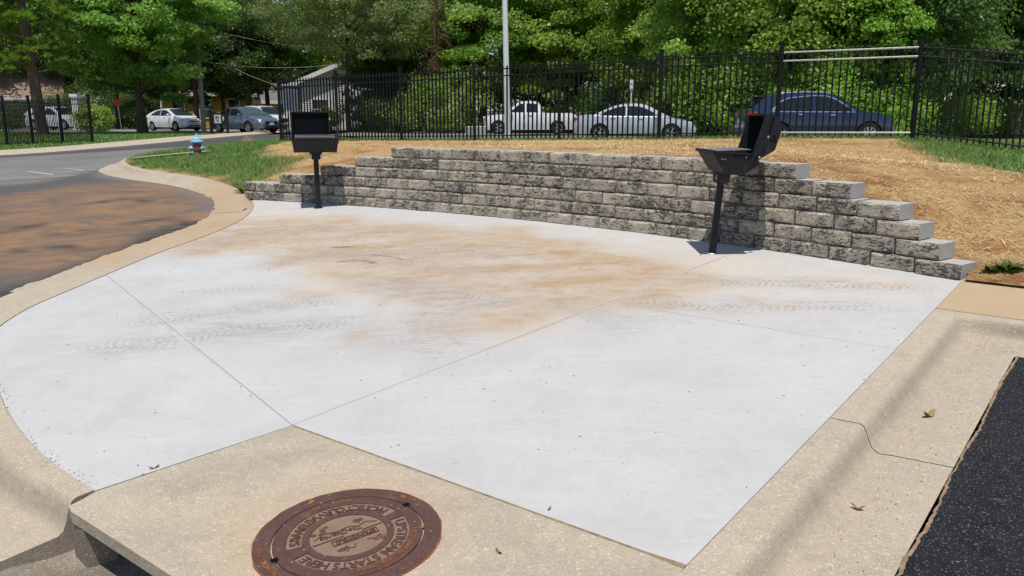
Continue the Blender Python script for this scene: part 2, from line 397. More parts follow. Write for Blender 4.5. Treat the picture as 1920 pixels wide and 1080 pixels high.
c = b.mix(b.rng_(b.noise(p, .35, 6, .65), .35, .65), (.095, .14, .035), (.20, .225, .075)); c = b.mix(b.ma('MULTIPLY', b.rng_(b.noise(p, 9, 4), .4, .7), .5), c, (.05, .085, .02))
b.col(c); b.bump(b.noise(p, 14, 5, .7), 1.0, .08); MAT['lawn'] = b.m
def leaf_mat(name, c0, c1, c2=None, trans=.45, rough=.42):
    b = NB(name, rough, .35); t = b.attr('tint'); r = b.rnd()
    c = b.mix(t, c0, c1)
    if c2: c = b.mix(b.ma('MULTIPLY', b.rng_(t, .8, 1.0), .7), c, c2)
    c = b.n('HueSaturation', {'Hue': b.rng_(r, 0, 1, .485, .515), 'Value': b.rng_(r, 0, 1, .85, 1.15), 'Color': c}).outputs[0]
    b.col(c); tl = b.n('BsdfTranslucent', {0: b.mix(.5, c, (.20, .26, .02), 'ADD')})
    mx = b.n('MixShader', {0: trans, 1: b.b.outputs[0], 2: tl.outputs[0]}); b.t.links.new(mx.outputs[0], b.out.inputs[0]); return b.m
MAT['leaf_maple'] = leaf_mat('maple_leaves', (.105, .22, .03), (.25, .42, .065), (.37, .50, .14))
MAT['leaf_elm'] = leaf_mat('elm_leaves', (.14, .225, .07), (.27, .36, .12), (.36, .44, .18))
MAT['leaf_wood'] = leaf_mat('woodland_leaves', (.10, .215, .028), (.24, .41, .058), (.38, .50, .10))
MAT['leaf_vine'] = leaf_mat('vine_leaves', (.125, .25, .03), (.28, .44, .06), (.41, .53, .11))
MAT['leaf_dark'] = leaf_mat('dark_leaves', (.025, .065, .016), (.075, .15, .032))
MAT['leaf_pale'] = leaf_mat('pale_leaves', (.06, .13, .03), (.14, .25, .07), (.22, .32, .11))
MAT['needle'] = leaf_mat('pine_needles', (.08, .18, .022), (.24, .37, .045), (.34, .45, .065))
MAT['dead'] = plain('dead_twigs', (.19, .115, .075), .9, .1, var=.3)
def bark(name, c):
    b = NB(name, .95, .1); o = b.objc(); k = b.noise(b.map(o, (9, 9, 1.6)), 1.5, 6, .7)
    b.col(b.mix(b.rng_(k, .35, .65), tuple(x * .5 for x in c), c)); b.bump(k, .8, .04); return b.m
MAT['bark'] = bark('bark', (.13, .10, .075)); MAT['bark_pine'] = bark('pine_bark', (.20, .14, .11))
# metals, glass, paint
b = NB('black_fence_paint', .38, .45); o = b.objc(); b.col((.008, .0085, .011)); b.rough(b.rng_(b.noise(o, 30, 3), .2, .8, .45, .6)); b.b.inputs['Specular IOR Level'].default_value = .22; MAT['fence'] = b.m
MAT['rail_glint'] = plain('rail_sun_glint', (.46, .445, .41), .4, .4, .4, var=.08, scale=20)  # pale colour paints the sun glint on glossy black rails
b = NB('black_grill_paint', .5, .28); o = b.objc(); k = b.noise(o, 60, 4)
c = b.mix(b.rng_(k, .3, .7), (.009, .0095, .011), (.019, .020, .023)); c = b.mix(b.ma('MULTIPLY', b.rng_(b.noise(b.map(o, (5, 5, 1.2)), 3, 5, .7), .58, .72), .35), c, (.10, .10, .105))
b.col(c); b.rough(b.rng_(k, .2, .8, .42, .62)); b.bump(b.noise(o, 400, 2), .15, .001); MAT['grill'] = b.m
MAT['grate'] = plain('grill_grate', (.13, .135, .145), .45, .5, .6, var=.2)
MAT['steel'] = plain('zinc_bolt', (.62, .62, .63), .3, .5, .9)
MAT['pole'] = plain('aluminium_pole', (.80, .80, .80), .4, .5, .1, var=.05, scale=2)
b = NB('rusted_iron', .78, .35); p = b.objc()
k = b.noise(p, 7, 6, .7); k2 = b.noise(p, 40, 5, .7)
c = b.mix(b.rng_(k, .3, .7), (.072, .036, .030), (.115, .058, .046)); c = b.mix(b.ma('MULTIPLY', b.rng_(k2, .5, .7), .6), c, (.048, .026, .023))
c = b.mix(b.ma('MULTIPLY', b.rng_(b.noise(p, 11, 6, .75), .57, .68), .6), c, (.25, .105, .045)); c = speck(b, p, c, 55, .70, .76, (.45, .38, .30), .8)
b.col(c); b.bump(b.ma('ADD', k2, b.noise(p, 130, 3)), .55, .004); MAT['rust'] = b.m
b = NB('dusty_recess', .9, .2); p = b.objc(); k = b.noise(p, 12, 6, .7)
b.col(b.mix(b.rng_(k, .3, .7), (.25, .17, .12), (.18, .115, .082))); b.bump(b.noise(p, 90, 4), .5, .003); MAT['rust_dust'] = b.m
MAT['rust_orange'] = plain('orange_rust', (.26, .105, .04), .9, .2, var=.35, scale=30, bump=.5)
b = NB('rust_stain', .85, .2); p = b.objc()
ln = b.n('VectorMath', {0: p}, operation='LENGTH').outputs[1]
MAT['black'] = plain('dark_void', (.008, .008, .008), .95, .05)
MAT['rubber'] = plain('tyre_rubber', (.022, .022, .022), .85, .2)
MAT['rim'] = plain('alloy_rim', (.48, .48, .49), .3, .5, .8)
b = NB('car_glass', .06, .42); b.col((.012, .016, .018)); b.b.inputs['Coat Weight'].default_value = .15; b.b.inputs['Coat Roughness'].default_value = .03; MAT['glass'] = b.m
MAT['green_glass'] = plain('tinted_glass', (.055, .085, .08), .07, .6, coat=.5, var=.25, scale=3)
MAT['chrome'] = plain('bright_trim', (.75, .75, .76), .18, .5, .9)
MAT['red_lamp'] = plain('red_lamp', (.42, .012, .012), .2, .5, coat=.6)
MAT['amber'] = plain('amber_lamp', (.62, .23, .03), .2, .5, coat=.6)
MAT['lamp'] = plain('head_lamp', (.62, .64, .66), .12, .6, .3, coat=.6)
MAT['trim'] = plain('black_trim', (.018, .018, .02), .5, .3)
MAT['plate'] = plain('licence_plate', (.62, .64, .68), .5, .3, var=.2, scale=40)
def paint(name, c, metal=.0): return plain(name, c, .28, .5, metal, 1.0, var=.03, scale=3)
MAT['white_car'] = paint('white_car_paint', (.74, .75, .76)); MAT['silver_car'] = paint('silver_car_paint', (.50, .53, .56), .35)
MAT['navy_car'] = paint('navy_car_paint', (.009, .020, .058), .1); MAT['slate_car'] = paint('slate_car_paint', (.13, .16, .225), .35)
MAT['hyd_blue'] = plain('light_blue_paint', (.24, .49, .66), .45, .4, var=.1); MAT['hyd_red'] = plain('faded_red_paint', (.30, .075, .085), .6, .3, var=.25)
MAT['hyd_pink'] = plain('pink_worn_paint', (.52, .27, .28), .6, .3, var=.2); MAT['hyd_iron'] = plain('rusty_base', (.20, .13, .07), .9, .2, var=.35, scale=20)
MAT['siding_white'] = plain('white_siding', (.66, .66, .63), .7, .3, var=.05); MAT['siding_yellow'] = plain('yellow_siding', (.62, .36, .055), .7, .3, var=.08)
MAT['trim_white'] = plain('white_trim', (.76, .76, .75), .6, .3, var=.04); MAT['roof_brown'] = plain('brown_shingles', (.245, .165, .13), .95, .1, var=.2, scale=2.5)
MAT['roof_dark'] = plain('dark_brown_shingles', (.085, .06, .05), .95, .1, var=.25, scale=2.5); MAT['roof_grey'] = plain('grey_shingles', (.16, .155, .15), .95, .1, var=.25, scale=2.5); MAT['brick'] = plain('pale_brick', (.36, .26, .21), .9, .15, var=.2)
MAT['pane'] = plain('window_pane', (.02, .025, .03), .08, .6, var=.2); MAT['bluegrey'] = plain('blue_grey_panel', (.16, .21, .29), .6, .3)
MAT['wood_pole'] = plain('weathered_wood', (.40, .36, .31), .9, .15, var=.2, scale=8); MAT['wood_fence'] = plain('grey_boards', (.34, .28, .23), .9, .1, var=.25)
MAT['sign_red'] = plain('sign_red', (.20, .022, .028), .5, .3, var=.2); MAT['white'] = plain('white_panel', (.66, .67, .69), .5, .3, var=.06); MAT['ink'] = plain('dark_print', (.05, .07, .09), .7, .2)
MAT['util'] = plain('pale_green_box', (.40, .43, .38), .6, .3); MAT['stone'] = plain('brown_stone', (.22, .13, .10), .9, .15, var=.3, scale=14, bump=.5)
MAT['dirt_gap'] = plain('joint_dirt', (.27, .19, .12), .95, .1, var=.35, scale=25, bump=.6); MAT['tar'] = plain('tar_bead', (.012, .012, .014), .6, .3)
MAT['twig'] = plain('dry_leaf', (.34, .24, .10), .8, .2, var=.4, scale=9)
MAT['weed'] = leaf_mat('weed_leaves', (.045, .085, .02), (.10, .15, .04))

# ================================================================== GROUND, ROADS, SLAB
def wpts(px, dz=0.0, f=None):
    return np.array([(hit(f, *p, dz) if f is not None else on_slab(*p, dz)) for p in px])
xs = np.r_[-400, -250, -160, -110, np.arange(-80, 80.1, 2.0), 110, 160, 250, 400]; ys = np.r_[-80, -40, -20, np.arange(-10, 90.1, 2.0), 120, 170, 260, 400, 700]
X, Y = np.meshgrid(xs, ys); near = sstep(18, 11, Y) * sstep(16, 11, abs(X))
Zg = G(X, Y) - .05 - .45 * near
nx = len(xs); V = np.c_[X.ravel(), Y.ravel(), Zg.ravel()]
Fc = [(j * nx + i, j * nx + i + 1, (j + 1) * nx + i + 1, (j + 1) * nx + i) for j in range(len(ys) - 1) for i in range(nx - 1)]
tag(mk('ground', V, Fc, MAT['lawn'], smooth=True), 'mown lawn and verge running back under the trees', 'ground', kind='structure')

# --- slab outline
E_px = [(475, 376), (476, 391), (462, 407), (443, 418), (422, 428), (390, 441), (345, 457), (300, 473), (200, 515), (130, 545), (60, 574), (15, 601), (0, 613)]
E_line = wpts(E_px)[:, :2]
E_line = np.r_[E_line, [(-4.02, 5.9), (-3.72, 5.35), (-3.46, 5.03)], wpts([(0, 735), (15, 775), (60, 835), (115, 880), (178, 920)])[:, :2]]
E_s = smooth_line(E_line, 200, 1)
Mp, BR, WR, EC = on_slab(548, 797)[:2], on_slab(1285, 1062)[:2], on_slab(1803, 527)[:2], E_s[-1]
wall_px = [(462, 373), (530, 378), (600, 383), (740, 391), (900, 404), (1012, 414), (1100, 424), (1200, 437), (1300, 451), (1420, 467), (1520, 481), (1620, 497), (1720, 512), (1803, 526)]
wb = wpts(wall_px)[:, :2]
ax0, ax1 = wb[0], wb[-1]; ad = (ax1 - ax0) / np.linalg.norm(ax1 - ax0); an = np.array([-ad[1], ad[0]])
qa = (wb - ax0) @ ad; qo = (wb - ax0) @ an; pf = np.polyfit(qa, qo, 3)
def wall_pt(a, back=0.0):
    """a point of the wall's foot; a is metres from the left end, back is metres behind the face"""
    a = np.asarray(a, float); o = np.polyval(pf, a); sl = np.polyval(np.polyder(pf), a); L = np.sqrt(1 + sl * sl)
    t = (ad[None, :] + sl.reshape(-1, 1) * an[None, :]) / L.reshape(-1, 1); nrm = np.stack([-t[:, 1], t[:, 0]], 1)
    return ax0 + a.reshape(-1, 1) * ad + o.reshape(-1, 1) * an + nrm * back, t
WL = qa[-1]
foot, _ = wall_pt(np.linspace(.05, WL, 40), .12)
slab_poly = [EC, Mp, BR, WR] + [tuple(p) for p in foot[::-1]] + [tuple(p) for p in E_s[1:-1]]
J1a, J2a = on_slab(203, 519)[:2], on_slab(1215, 537)[:2]
J3a, J3b = on_slab(1265, 587)[:2], on_slab(1682, 655)[:2]
# where soil, tyre marks and skids lie on the slab
def poly_w(px, f=None): return wpts(px, 0, f)[:, :2]
soil_main = poly_w([(200, 500), (262, 476), (300, 440), (370, 415), (440, 408), (520, 412), (640, 410), (760, 415), (900, 424), (1010, 436), (1130, 460), (1260, 495), (1320, 540), (1230, 572), (1100, 588), (1010, 600), (930, 612), (850, 596), (800, 575), (720, 540), (640, 512), (560, 498), (520, 482), (470, 476), (400, 477), (330, 478), (285, 484)])
soil_arm = poly_w([(720, 548), (760, 552), (735, 590), (700, 632), (720, 645), (640, 648), (625, 636), (665, 600), (690, 570)])
soil_bits = [poly_w([(530, 545), (620, 552), (575, 562), (540, 558)]), poly_w([(1330, 545), (1420, 556), (1450, 575), (1400, 570)])]
pale_poly = poly_w([(290, 474), (470, 385), (900, 412), (1300, 462), (1780, 535), (1740, 585), (1300, 590), (1000, 640), (800, 640), (560, 560), (470, 500)])
tracks = [  # pixels, half width, strength, brownness
    ([(110, 662), (170, 655), (300, 645), (430, 618), (560, 612), (660, 600), (720, 585)], .14, .75, .1),
    ([(130, 640), (250, 640), (380, 628), (520, 618), (650, 603)], .10, .35, .1),
    ([(190, 616), (300, 600), (430, 580), (560, 570), (690, 562)], .13, .6, .1),
    ([(290, 558), (400, 545), (520, 540), (600, 530)], .13, .4, .2),
    ([(480, 508), (530, 488), (590, 478), (700, 472), (830, 468), (990, 482)], .13, .7, .6),
    ([(330, 468), (420, 448), (520, 436), (640, 430), (820, 428)], .13, .5, .5),
    ([(640, 498), (720, 495), (800, 496), (900, 505), (980, 515)], .13, .6, .7),
    ([(650, 515), (720, 530), (780, 545), (840, 556), (900, 560), (970, 570), (1040, 575)], .16, .75, .5),
    ([(900, 560), (850, 575), (815, 590), (800, 612), (815, 640), (860, 662), (910, 668)], .17, .7, .45),
    ([(640, 648), (720, 645), (780, 648), (840, 660), (890, 672)], .12, .4, .2),
    ([(1010, 560), (1080, 575), (1130, 590), (1180, 620), (1210, 655)], .16, .45, .25),
    ([(1240, 528), (1400, 530), (1560, 533), (1690, 538), (1790, 541)], .13, .65, .85),
    ([(1120, 560), (1250, 572), (1400, 577), (1560, 572), (1730, 577)], .13, .6, .75),
    ([(1180, 590), (1230, 585), (1290, 578)], .14, .5, .3),
]
track_w = [(smooth_line(wpts(t[0])[:, :2], 60, 2), t[1], t[2], t[3]) for t in tracks]
skids_w = [(smooth_line(wpts(p)[:, :2], 20, 2), hw) for p, hw in [([(632, 492), (660, 488), (690, 489), (700, 493)], .05), ([(625, 464), (650, 463), (668, 463)], .05), ([(700, 478), (735, 481), (755, 487)], .03)]]
def slab_attrs(me, V):
    P = V[:, :2]; wob = (vnoise(P[:, 0], P[:, 1], 1.7) - .5) * .7 + (vnoise(P[:, 0], P[:, 1], 5) - .5) * .3
    s = sstep(-.45, .5, sdist(P, soil_main) + wob * .9)
    s = np.maximum(s, .75 * sstep(-.10, .18, sdist(P, soil_arm) + wob * .25))
    for q in soil_bits: s = np.maximum(s, .6 * sstep(-.08, .1, sdist(P, q) + wob * .2))
    attr(me, 'soil', s); attr(me, 'pale', sstep(-.3, .9, sdist(P, pale_poly) + wob))
    sme = np.zeros(len(P)); tu = np.zeros(len(P)); tv = np.zeros(len(P)); tm = np.zeros(len(P)); tb = np.zeros(len(P))
    for L, hw, st, br in track_w:
        A, B = L[:-1], L[1:]; ab = B - A; ln = np.linalg.norm(ab, axis=1); cum = np.r_[0, np.cumsum(ln)]
        d = P[:, None, :] - A[None]; t = np.clip((d * ab).sum(2) / (ln ** 2), 0, 1); q = d - t[..., None] * ab
        dist = np.linalg.norm(q, axis=2); k = dist.argmin(1); ii = np.arange(len(P)); dm = dist[ii, k]
        sg = np.sign(ab[k, 0] * q[ii, k, 1] - ab[k, 1] * q[ii, k, 0]); u = cum[k] + t[ii, k] * ln[k]
        m = st * sstep(hw * 1.15, hw * .75, dm) * sstep(0, .4, u) * sstep(0, .5, cum[-1] - u)
        sme = np.maximum(sme, 1.0 * st * sstep(hw * 3.0, hw * .4, dm + .25 * (vnoise(P[:, 0], P[:, 1], 3) - .5)) * sstep(-.2, .8, u) * sstep(-.2, .8, cum[-1] - u)); c = m > tm; tu[c] = u[c]; tv[c] = (sg * dm / hw)[c]; tb[c] = br; tm = np.maximum(tm, m)
    attr(me, 'smear', sme); attr(me, 'track_u', tu); attr(me, 'track_v', tv); attr(me, 'track', tm); attr(me, 'track_brown', tb)
    sk = np.zeros(len(P))
    for L, hw in skids_w: sk = np.maximum(sk, sstep(hw, hw * .4, edge_dist(P, L, False)))
    attr(me, 'skid', sk)
left = clip_half(slab_poly, J1a, Mp, -1, .002); rest = clip_half(slab_poly, J1a, Mp, 1, .002)
far_mid = clip_half(rest, Mp, J2a, 1, .002); r2 = clip_half(rest, Mp, J2a, -1, .002)
pan_near = clip_half(r2, J3a, J3b, -1, .0012); pan_far = clip_half(r2, J3a, J3b, 1, .0012)
base = empty('concrete_slab', (0, 0, 0), 0, 'new pale concrete pad with thin sawn joints, stained by orange soil and tyre marks', 'concrete slab'); base['kind'] = 'structure'
reg = lambda P: P[:, 1] > 5.0
for poly, grid in ((left, .06), (far_mid, .045), (pan_far, .05), (pan_near, .08)):
    me, V = sheet('slab_panel', poly, grid, slab, MAT['concrete'], .1, region=reg if grid < .07 else None)
    slab_attrs(me, V); ob('slab_panel', me, base)
me, V = sheet('joint_base', slab_poly, 0, lambda x, y: slab(x, y) - .010, MAT['old']); ob('joint_base', me, base)

# --- right kerb, laid as an L: a runs from the wall end towards the camera, o runs to the right
kd = (BR - WR) / np.linalg.norm(BR - WR); kn = np.array([-kd[1], kd[0]])
def kw(a, o): return WR + kd * np.asarray(a, float).reshape(-1, 1) + kn * np.asarray(o, float).reshape(-1, 1)
q1 = [.004, .115, .148, .170, .188, .206, .226, .262, .33, .60]; dz1 = [.001, .001, -.002, -.012, -.038, -.075, -.105, -.122, -.128, -.116]
q2 = [.004, .080, .096, .105, .112, .120, .129, .150, .20, .52]
Lbr = float((BR - WR) @ kd)
cut = 3.475                                                   # the crack across kerb and gutter
def kerb_lines(a_end, two):
    out = []
    for o, z, p in zip(q1, dz1, q2):
        a0 = np.linspace(1.0 + p, a_end, 60); pts = kw(a0, np.full(60, o))
        if two: pts = np.r_[kw(np.full(14, 1.0 + p), np.linspace(5.0, o, 15)[:-1]), pts]
        out.append(np.c_[pts, slab(pts[:, 0], pts[:, 1]) + z])
    return out
def grime_shade_strip(o, lines, f):
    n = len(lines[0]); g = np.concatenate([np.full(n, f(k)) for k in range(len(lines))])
    V = np.concatenate(lines); g = g * (0.62 + .35 * vnoise(V[:, 0], V[:, 1], .9)); attr(o.data, 'grime_shade', np.clip(g, 0, 1)); attr(o.data, 'soil', np.zeros(len(g)))
kerb = empty('kerb', (*kw([1.0], [0])[0], .25), 0, 'weathered tan kerb and gutter along the right edge of the pad', 'kerb'); kerb['kind'] = 'structure'
kerb_shade = [.06, .08, .12, .25, .40, .50, .50, .42, .28, .14]  # shade of the steep kerb face painted into the colour, mixed with grime
for a0, a1, two in ((0, cut - .004, True), (cut + .004, 6.6, False)):
    if two: L = kerb_lines(a1, True)
    else:
        L = []
        for o, z in zip(q1, dz1):
            wig = .02 * np.sin(o * 30); pts = kw(np.linspace(a0 + wig, a1, 60), np.full(60, o)); L.append(np.c_[pts, slab(pts[:, 0], pts[:, 1]) + z])
    if two:
        for k, (o, z) in enumerate(zip(q1, dz1)):
            wig = .02 * np.sin(o * 30); L[k][-1, :2] = kw([a1 + wig], [o])[0]; L[k][-1, 2] = slab(*L[k][-1, :2]) + z
    o_ = strip('kerb_section', L, MAT['old'], kerb); o_.location = -kerb.location; grime_shade_strip(o_, L, lambda k: kerb_shade[k])
Lj = [np.c_[kw(np.linspace(1.0 + p + .01, 6.6, 30), np.full(30, o)), np.zeros(30)] for o, p in zip(q1, q2)]
for l, z in zip(Lj, dz1): l[:, 2] = slab(l[:, 0], l[:, 1]) + z - .012
strip('crack_fill', Lj, MAT['tar'], kerb).location = -kerb.location
# soil-washed footpath behind the corner
me, V = sheet('path', [tuple(kw([.0], [.004])[0]), tuple(kw([.993], [.004])[0]), tuple(kw([.993], [5])[0]), tuple(kw([-.3], [5])[0]), tuple(kw([-.3], [.3])[0])], .12, lambda x, y: slab(x, y) + .002, MAT['walk'], .08)
attr(me, 'soil', .08 + .5 * vnoise(V[:, 0], V[:, 1], 1.6)); attr(me, 'grime_shade', .3 * sstep(.25, .0, edge_dist(V, kw([.993, .993], [0, 5]), False)))
tag(ob('path', me), 'concrete footpath washed orange by soil behind the kerb corner', 'path', kind='structure')
# right parking lot
aa = np.linspace(1.53, 7, 260); wig = .006 * np.sin(aa * 5) + .010 * (vnoise(aa, aa * 0, 14) - .5) + .010 * (vnoise(aa, aa * 0, 60) - .5)
edge = kw(aa, .612 + wig); edge2 = kw(np.full(10, 1.53), np.linspace(6, .62, 11)[:-1])
me, V = sheet('parking_lot', [tuple(p) for p in edge2] + [tuple(p) for p in edge] + [tuple(kw([7], [9])[0]), tuple(kw([1.53], [9])[0])], .5, lambda x, y: slab(x, y) - .108, MAT['sealed'], .05)
tag(ob('parking_lot', me), 'freshly sealed black asphalt right of the gutter', 'asphalt', kind='structure')
gap = [np.c_[kw(aa, .611 + wig * .8 - .012 * vnoise(aa, aa * 0 + 3, 7)), slab(*kw(aa, .6).T) - .112], np.c_[kw(aa, .618 + wig), slab(*kw(aa, .62).T) - .104], np.c_[kw(aa, .624 + wig), slab(*kw(aa, .63).T) - .113]]
tag(strip('joint_soil', gap, MAT['dirt_gap']), 'line of orange dirt caught between gutter and black asphalt', 'dirt', kind='stuff')

# --- inlet: cover slab, manhole, opening
fd = np.array([-1.297 + 1.977, 2.758 - 3.282]); fd /= np.linalg.norm(fd); c1 = np.array([-1.977, 3.282])
jr = on_slab(1268, 1082)[:2]; jd = (jr - BR) / np.linalg.norm(jr - BR)
inlet = empty('storm_inlet', (-.67, 3.0, 0), 0, 'weathered tan concrete storm drain inlet with dark slot under its front edge', 'storm drain')
EC2 = EC + np.array([.006, -.012])
ip = [tuple(EC2), tuple(Mp + (0, -.006)), tuple(BR + (-.004, -.006)), tuple(BR + jd * .35), tuple(BR + jd * 1.2), tuple(c1 + fd * 2.6), tuple(c1 + fd * .03), tuple(c1 + np.array([-.012, .03])), tuple((EC2 + c1) / 2 + np.array([-.006, 0]))]
me, V = sheet('cover_slab', ip, .05, lambda x, y: slab(x, y) + .0, MAT['old'], .055)
dm = np.hypot(V[:, 0] + .67, V[:, 1] - 3.0); an_ = np.arctan2(V[:, 1] - 3.0, V[:, 0] + .67)
attr(me, 'soil', np.clip(sstep(.62, .36, dm - .10 * np.cos(an_ - 2.4) + .14 * (vnoise(V[:, 0], V[:, 1], 6) - .5)) * .32, 0, 1))
attr(me, 'grime_shade', .38 * sstep(.35, .75, vnoise(V[:, 0] + 5, V[:, 1], 3.4) * .6 + .4 * vnoise(V[:, 0], V[:, 1], 8)) * sstep(.35, .5, dm))
def iw(p): return (p[0] + .67, p[1] - 3.0, p[2])
co = ob('cover_slab', me); co.parent = inlet; co.location = (.67, -3.0, 0)
side = MB(); P = [c1 + fd * .0 + np.array([.002, .012]), c1 + fd * .13, c1 + fd * .22 + np.array([.05, .10]), EC2 + np.array([.03, -.03])]
zb = [float(slab(*p)) for p in P]
side.add([iw((p[0], p[1], z - .06)) for p, z in zip(P, zb)] + [iw((p[0], p[1], z - .30)) for p, z in zip(P, zb)], [(0, 1, 2, 3), (7, 6, 5, 4)] + [(i, (i + 1) % 4, 4 + (i + 1) % 4, 4 + i) for i in range(4)])
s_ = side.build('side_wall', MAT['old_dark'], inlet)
bk = MB(); q = [c1 + fd * .2 + np.array([.16, .2]), c1 + fd * 2.6 + np.array([.16, .2])]
bk.add([iw((p[0], p[1], float(slab(*p)) - z)) for z in (.056, .9) for p in q] + [iw((p[0] + .03, p[1] + .04, float(slab(*p)) - z)) for z in (.056, .9) for p in q], [(0, 1, 3, 2), (4, 6, 7, 5), (0, 2, 6, 4), (1, 5, 7, 3), (0, 4, 5, 1), (2, 3, 7, 6)])
bk.build('throat', MAT['black'], inlet)
pan = [(-2.10, 3.50), (-1.75, 3.55), tuple(c1 + fd * 2.6 + np.array([.25, .3])), (.3, .3), (-3.6, .3), (-3.3, 2.5), (-2.7, 3.25), (-2.4, 3.45)]
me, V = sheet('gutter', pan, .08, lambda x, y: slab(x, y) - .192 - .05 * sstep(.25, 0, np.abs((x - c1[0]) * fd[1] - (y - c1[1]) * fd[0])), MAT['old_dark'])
attr(me, 'soil', .2 * vnoise(V[:, 0], V[:, 1], 5)); attr(me, 'grime_shade', .6 * vnoise(V[:, 0], V[:, 1], 4)); tag(ob('gutter', me), 'dark weathered gutter pan in front of the inlet slot', 'gutter', kind='structure')

mh = empty('manhole_cover', (-.67, 3.0, float(slab(-.67, 3.0)) + .004), 0, 'round rusty iron manhole cover with raised lettering, set in the concrete inlet', 'manhole cover')
mh.rotation_euler = (math.atan(.0485), -math.atan(.030), 0)
def annulus(name, r0, r1, z, h, mat, parent, a0=0, a1=360, n=72, ch=.002, wob=0):
    m = MB(); full = a1 - a0 >= 360; n = n if full else max(6, int(n * (a1 - a0) / 360)); V = []; Fc = []
    for k in range(n + (0 if full else 1)):
        q = R(a0 + (a1 - a0) * k / n); c, s = math.cos(q), math.sin(q); ro = r1 + wob * (rng.random() - .3)
        for r, zz in ((ro, z - h), (ro, z - ch), (ro - ch, z), (r0 + ch, z), (r0, z - ch), (r0, z - h)): V.append((r * c, r * s, zz))
    cnt = n if full else n
    for k in range(cnt):
        k2 = (k + 1) % (n if full else n + 1)
        for i in range(6): Fc.append((k * 6 + i, k2 * 6 + i, k2 * 6 + (i + 1) % 6, k * 6 + (i + 1) % 6))
    if not full: Fc += [tuple(range(6)), tuple(range(n * 6 + 5, n * 6 - 1, -1))]
    m.add(V, Fc); return m.build(name, mat, parent)
annulus('frame', .309, .378, .006, .02, MAT['rust'], mh, wob=.002)
annulus('rust_edge', .372, .382, .0025, .008, MAT['rust_orange'], mh, wob=.007, ch=.001)
mk('gap', [(.309 * math.cos(q), .309 * math.sin(q), -.004) for q in np.linspace(0, 2 * math.pi, 48, endpoint=False)], [tuple(range(48))], MAT['black'], mh)
lid = mk('lid', [(.249 * math.cos(q), .249 * math.sin(q), .0008) for q in np.linspace(0, 2 * math.pi, 64, endpoint=False)], [tuple(range(64))], MAT['rust_dust'], mh)
annulus('rim', .248, .303, .006, .012, MAT['rust'], lid); annulus('inner_ring', .156, .187, .006, .007, MAT['rust'], lid)
for a0, a1 in ((34, 46), (205, 223)): annulus('spoke', .186, .249, .0058, .006, MAT['rust'], lid, a0, a1)
_fc = {}
def glyphs(text, size, depth=.0015, shear=0):
    if (text, size) not in _fc:
        cu = bpy.data.curves.new('t', 'FONT'); cu.body = text; cu.size = size; cu.extrude = depth; cu.align_x = 'CENTER'; cu.align_y = 'CENTER'; cu.resolution_u = 3; cu.offset = size * .012; cu.shear = shear
        o = bpy.data.objects.new('t', cu); me = bpy.data.meshes.new_from_object(o)
        _fc[(text, size)] = ([tuple(v.co) for v in me.vertices], [tuple(p.vertices) for p in me.polygons])
        bpy.data.objects.remove(o); bpy.data.curves.remove(cu); bpy.data.meshes.remove(me)
    return _fc[(text, size)]
def arc_text(m, text, r, a0, a1, size, outward, z):
    ws = [.55 if c in 'I1 ' else 1.25 if c in 'WM' else 1.0 for c in text]; cum = np.cumsum(ws) - np.array(ws) / 2; tot = sum(ws)
    for ch, q in zip(text, cum):
        if ch == ' ': continue
        a = R(a0 + (a1 - a0) * q / tot); V, Fc = glyphs(ch, size)
        rot = a - math.pi / 2 if outward else a + math.pi / 2
        Mx = Matrix.Translation((r * math.cos(a), r * math.sin(a), z)) @ Matrix.Rotation(rot, 4, 'Z')
        if m is None: q_ = MB(); q_.add([Mx @ Vector(v) for v in V], Fc); q_.build('letter', MAT['rust'], lid)
        else: m.add([Mx @ Vector(v) for v in V], Fc)
arc_text(None, 'UPSTREAM STARTS HERE', .2165, 28, -133, .060, True, .0035); arc_text(None, 'PROTECT OUR WATERWAYS', .2165, 54, 200, .058, False, .0035)
t = MB(); arc_text(t, 'EAST JORDAN IRON WORKS', .272, 8, -78, .026, True, .0075); arc_text(t, 'MADE IN USA', .272, 98, 140, .026, True, .0075); t.build('small_lettering', MAT['rust_orange'], lid)['kind'] = 'stuff'
t = MB(); arc_text(t, 'EAST JORDAN IRON WORKS', .348, 196, 250, .028, False, .0075); arc_text(t, 'EJIW', .352, 62, 44, .028, True, .0075); t.build('frame_lettering', MAT['rust_orange'], mh)['kind'] = 'stuff'
em = MB(); rot = Matrix.Rotation(R(214), 4, 'Z')
V, Fc = glyphs('SPRINGFIELD', .030); em.add([rot @ Matrix.Translation((-.018, .03, .003)) @ Vector(v) for v in V], Fc)
for x0, x1, y0, y1 in ((-.115, .08, .046, .049), (-.115, .08, .011, .014), (-.115, -.112, .011, .049), (.077, .08, .011, .049), (-.15, -.06, -.006, -.002), (.02, .15, -.006, -.002)): em.box(x0, x1, y0, y1, .0, .0045, M=rot)
V, Fc = glyphs('The', .036, shear=.3); em.add([rot @ Matrix.Translation((-.045, -.03, .003)) @ Vector(v) for v in V], Fc)
V, Fc = glyphs('Ozarks', .042, shear=.3); em.add([rot @ Matrix.Translation((.045, -.034, .003)) @ Vector(v) for v in V], Fc)
for k in range(26):      # tree crowns, hills and birds in low relief
    a, rr = rng.uniform(0, 6.28), rng.uniform(0, .03); cx, cy = [(-.085, -.085), (.07, -.10), (.10, -.075), (-.09, .09), (.06, .085)][k % 5]
    em.lathe([(0, .006), (.006, .005), (.010, .002), (.011, 0)], 7, rot @ Matrix.Translation((cx + rr * math.cos(a), cy + rr * .5 * math.sin(a), .0)))
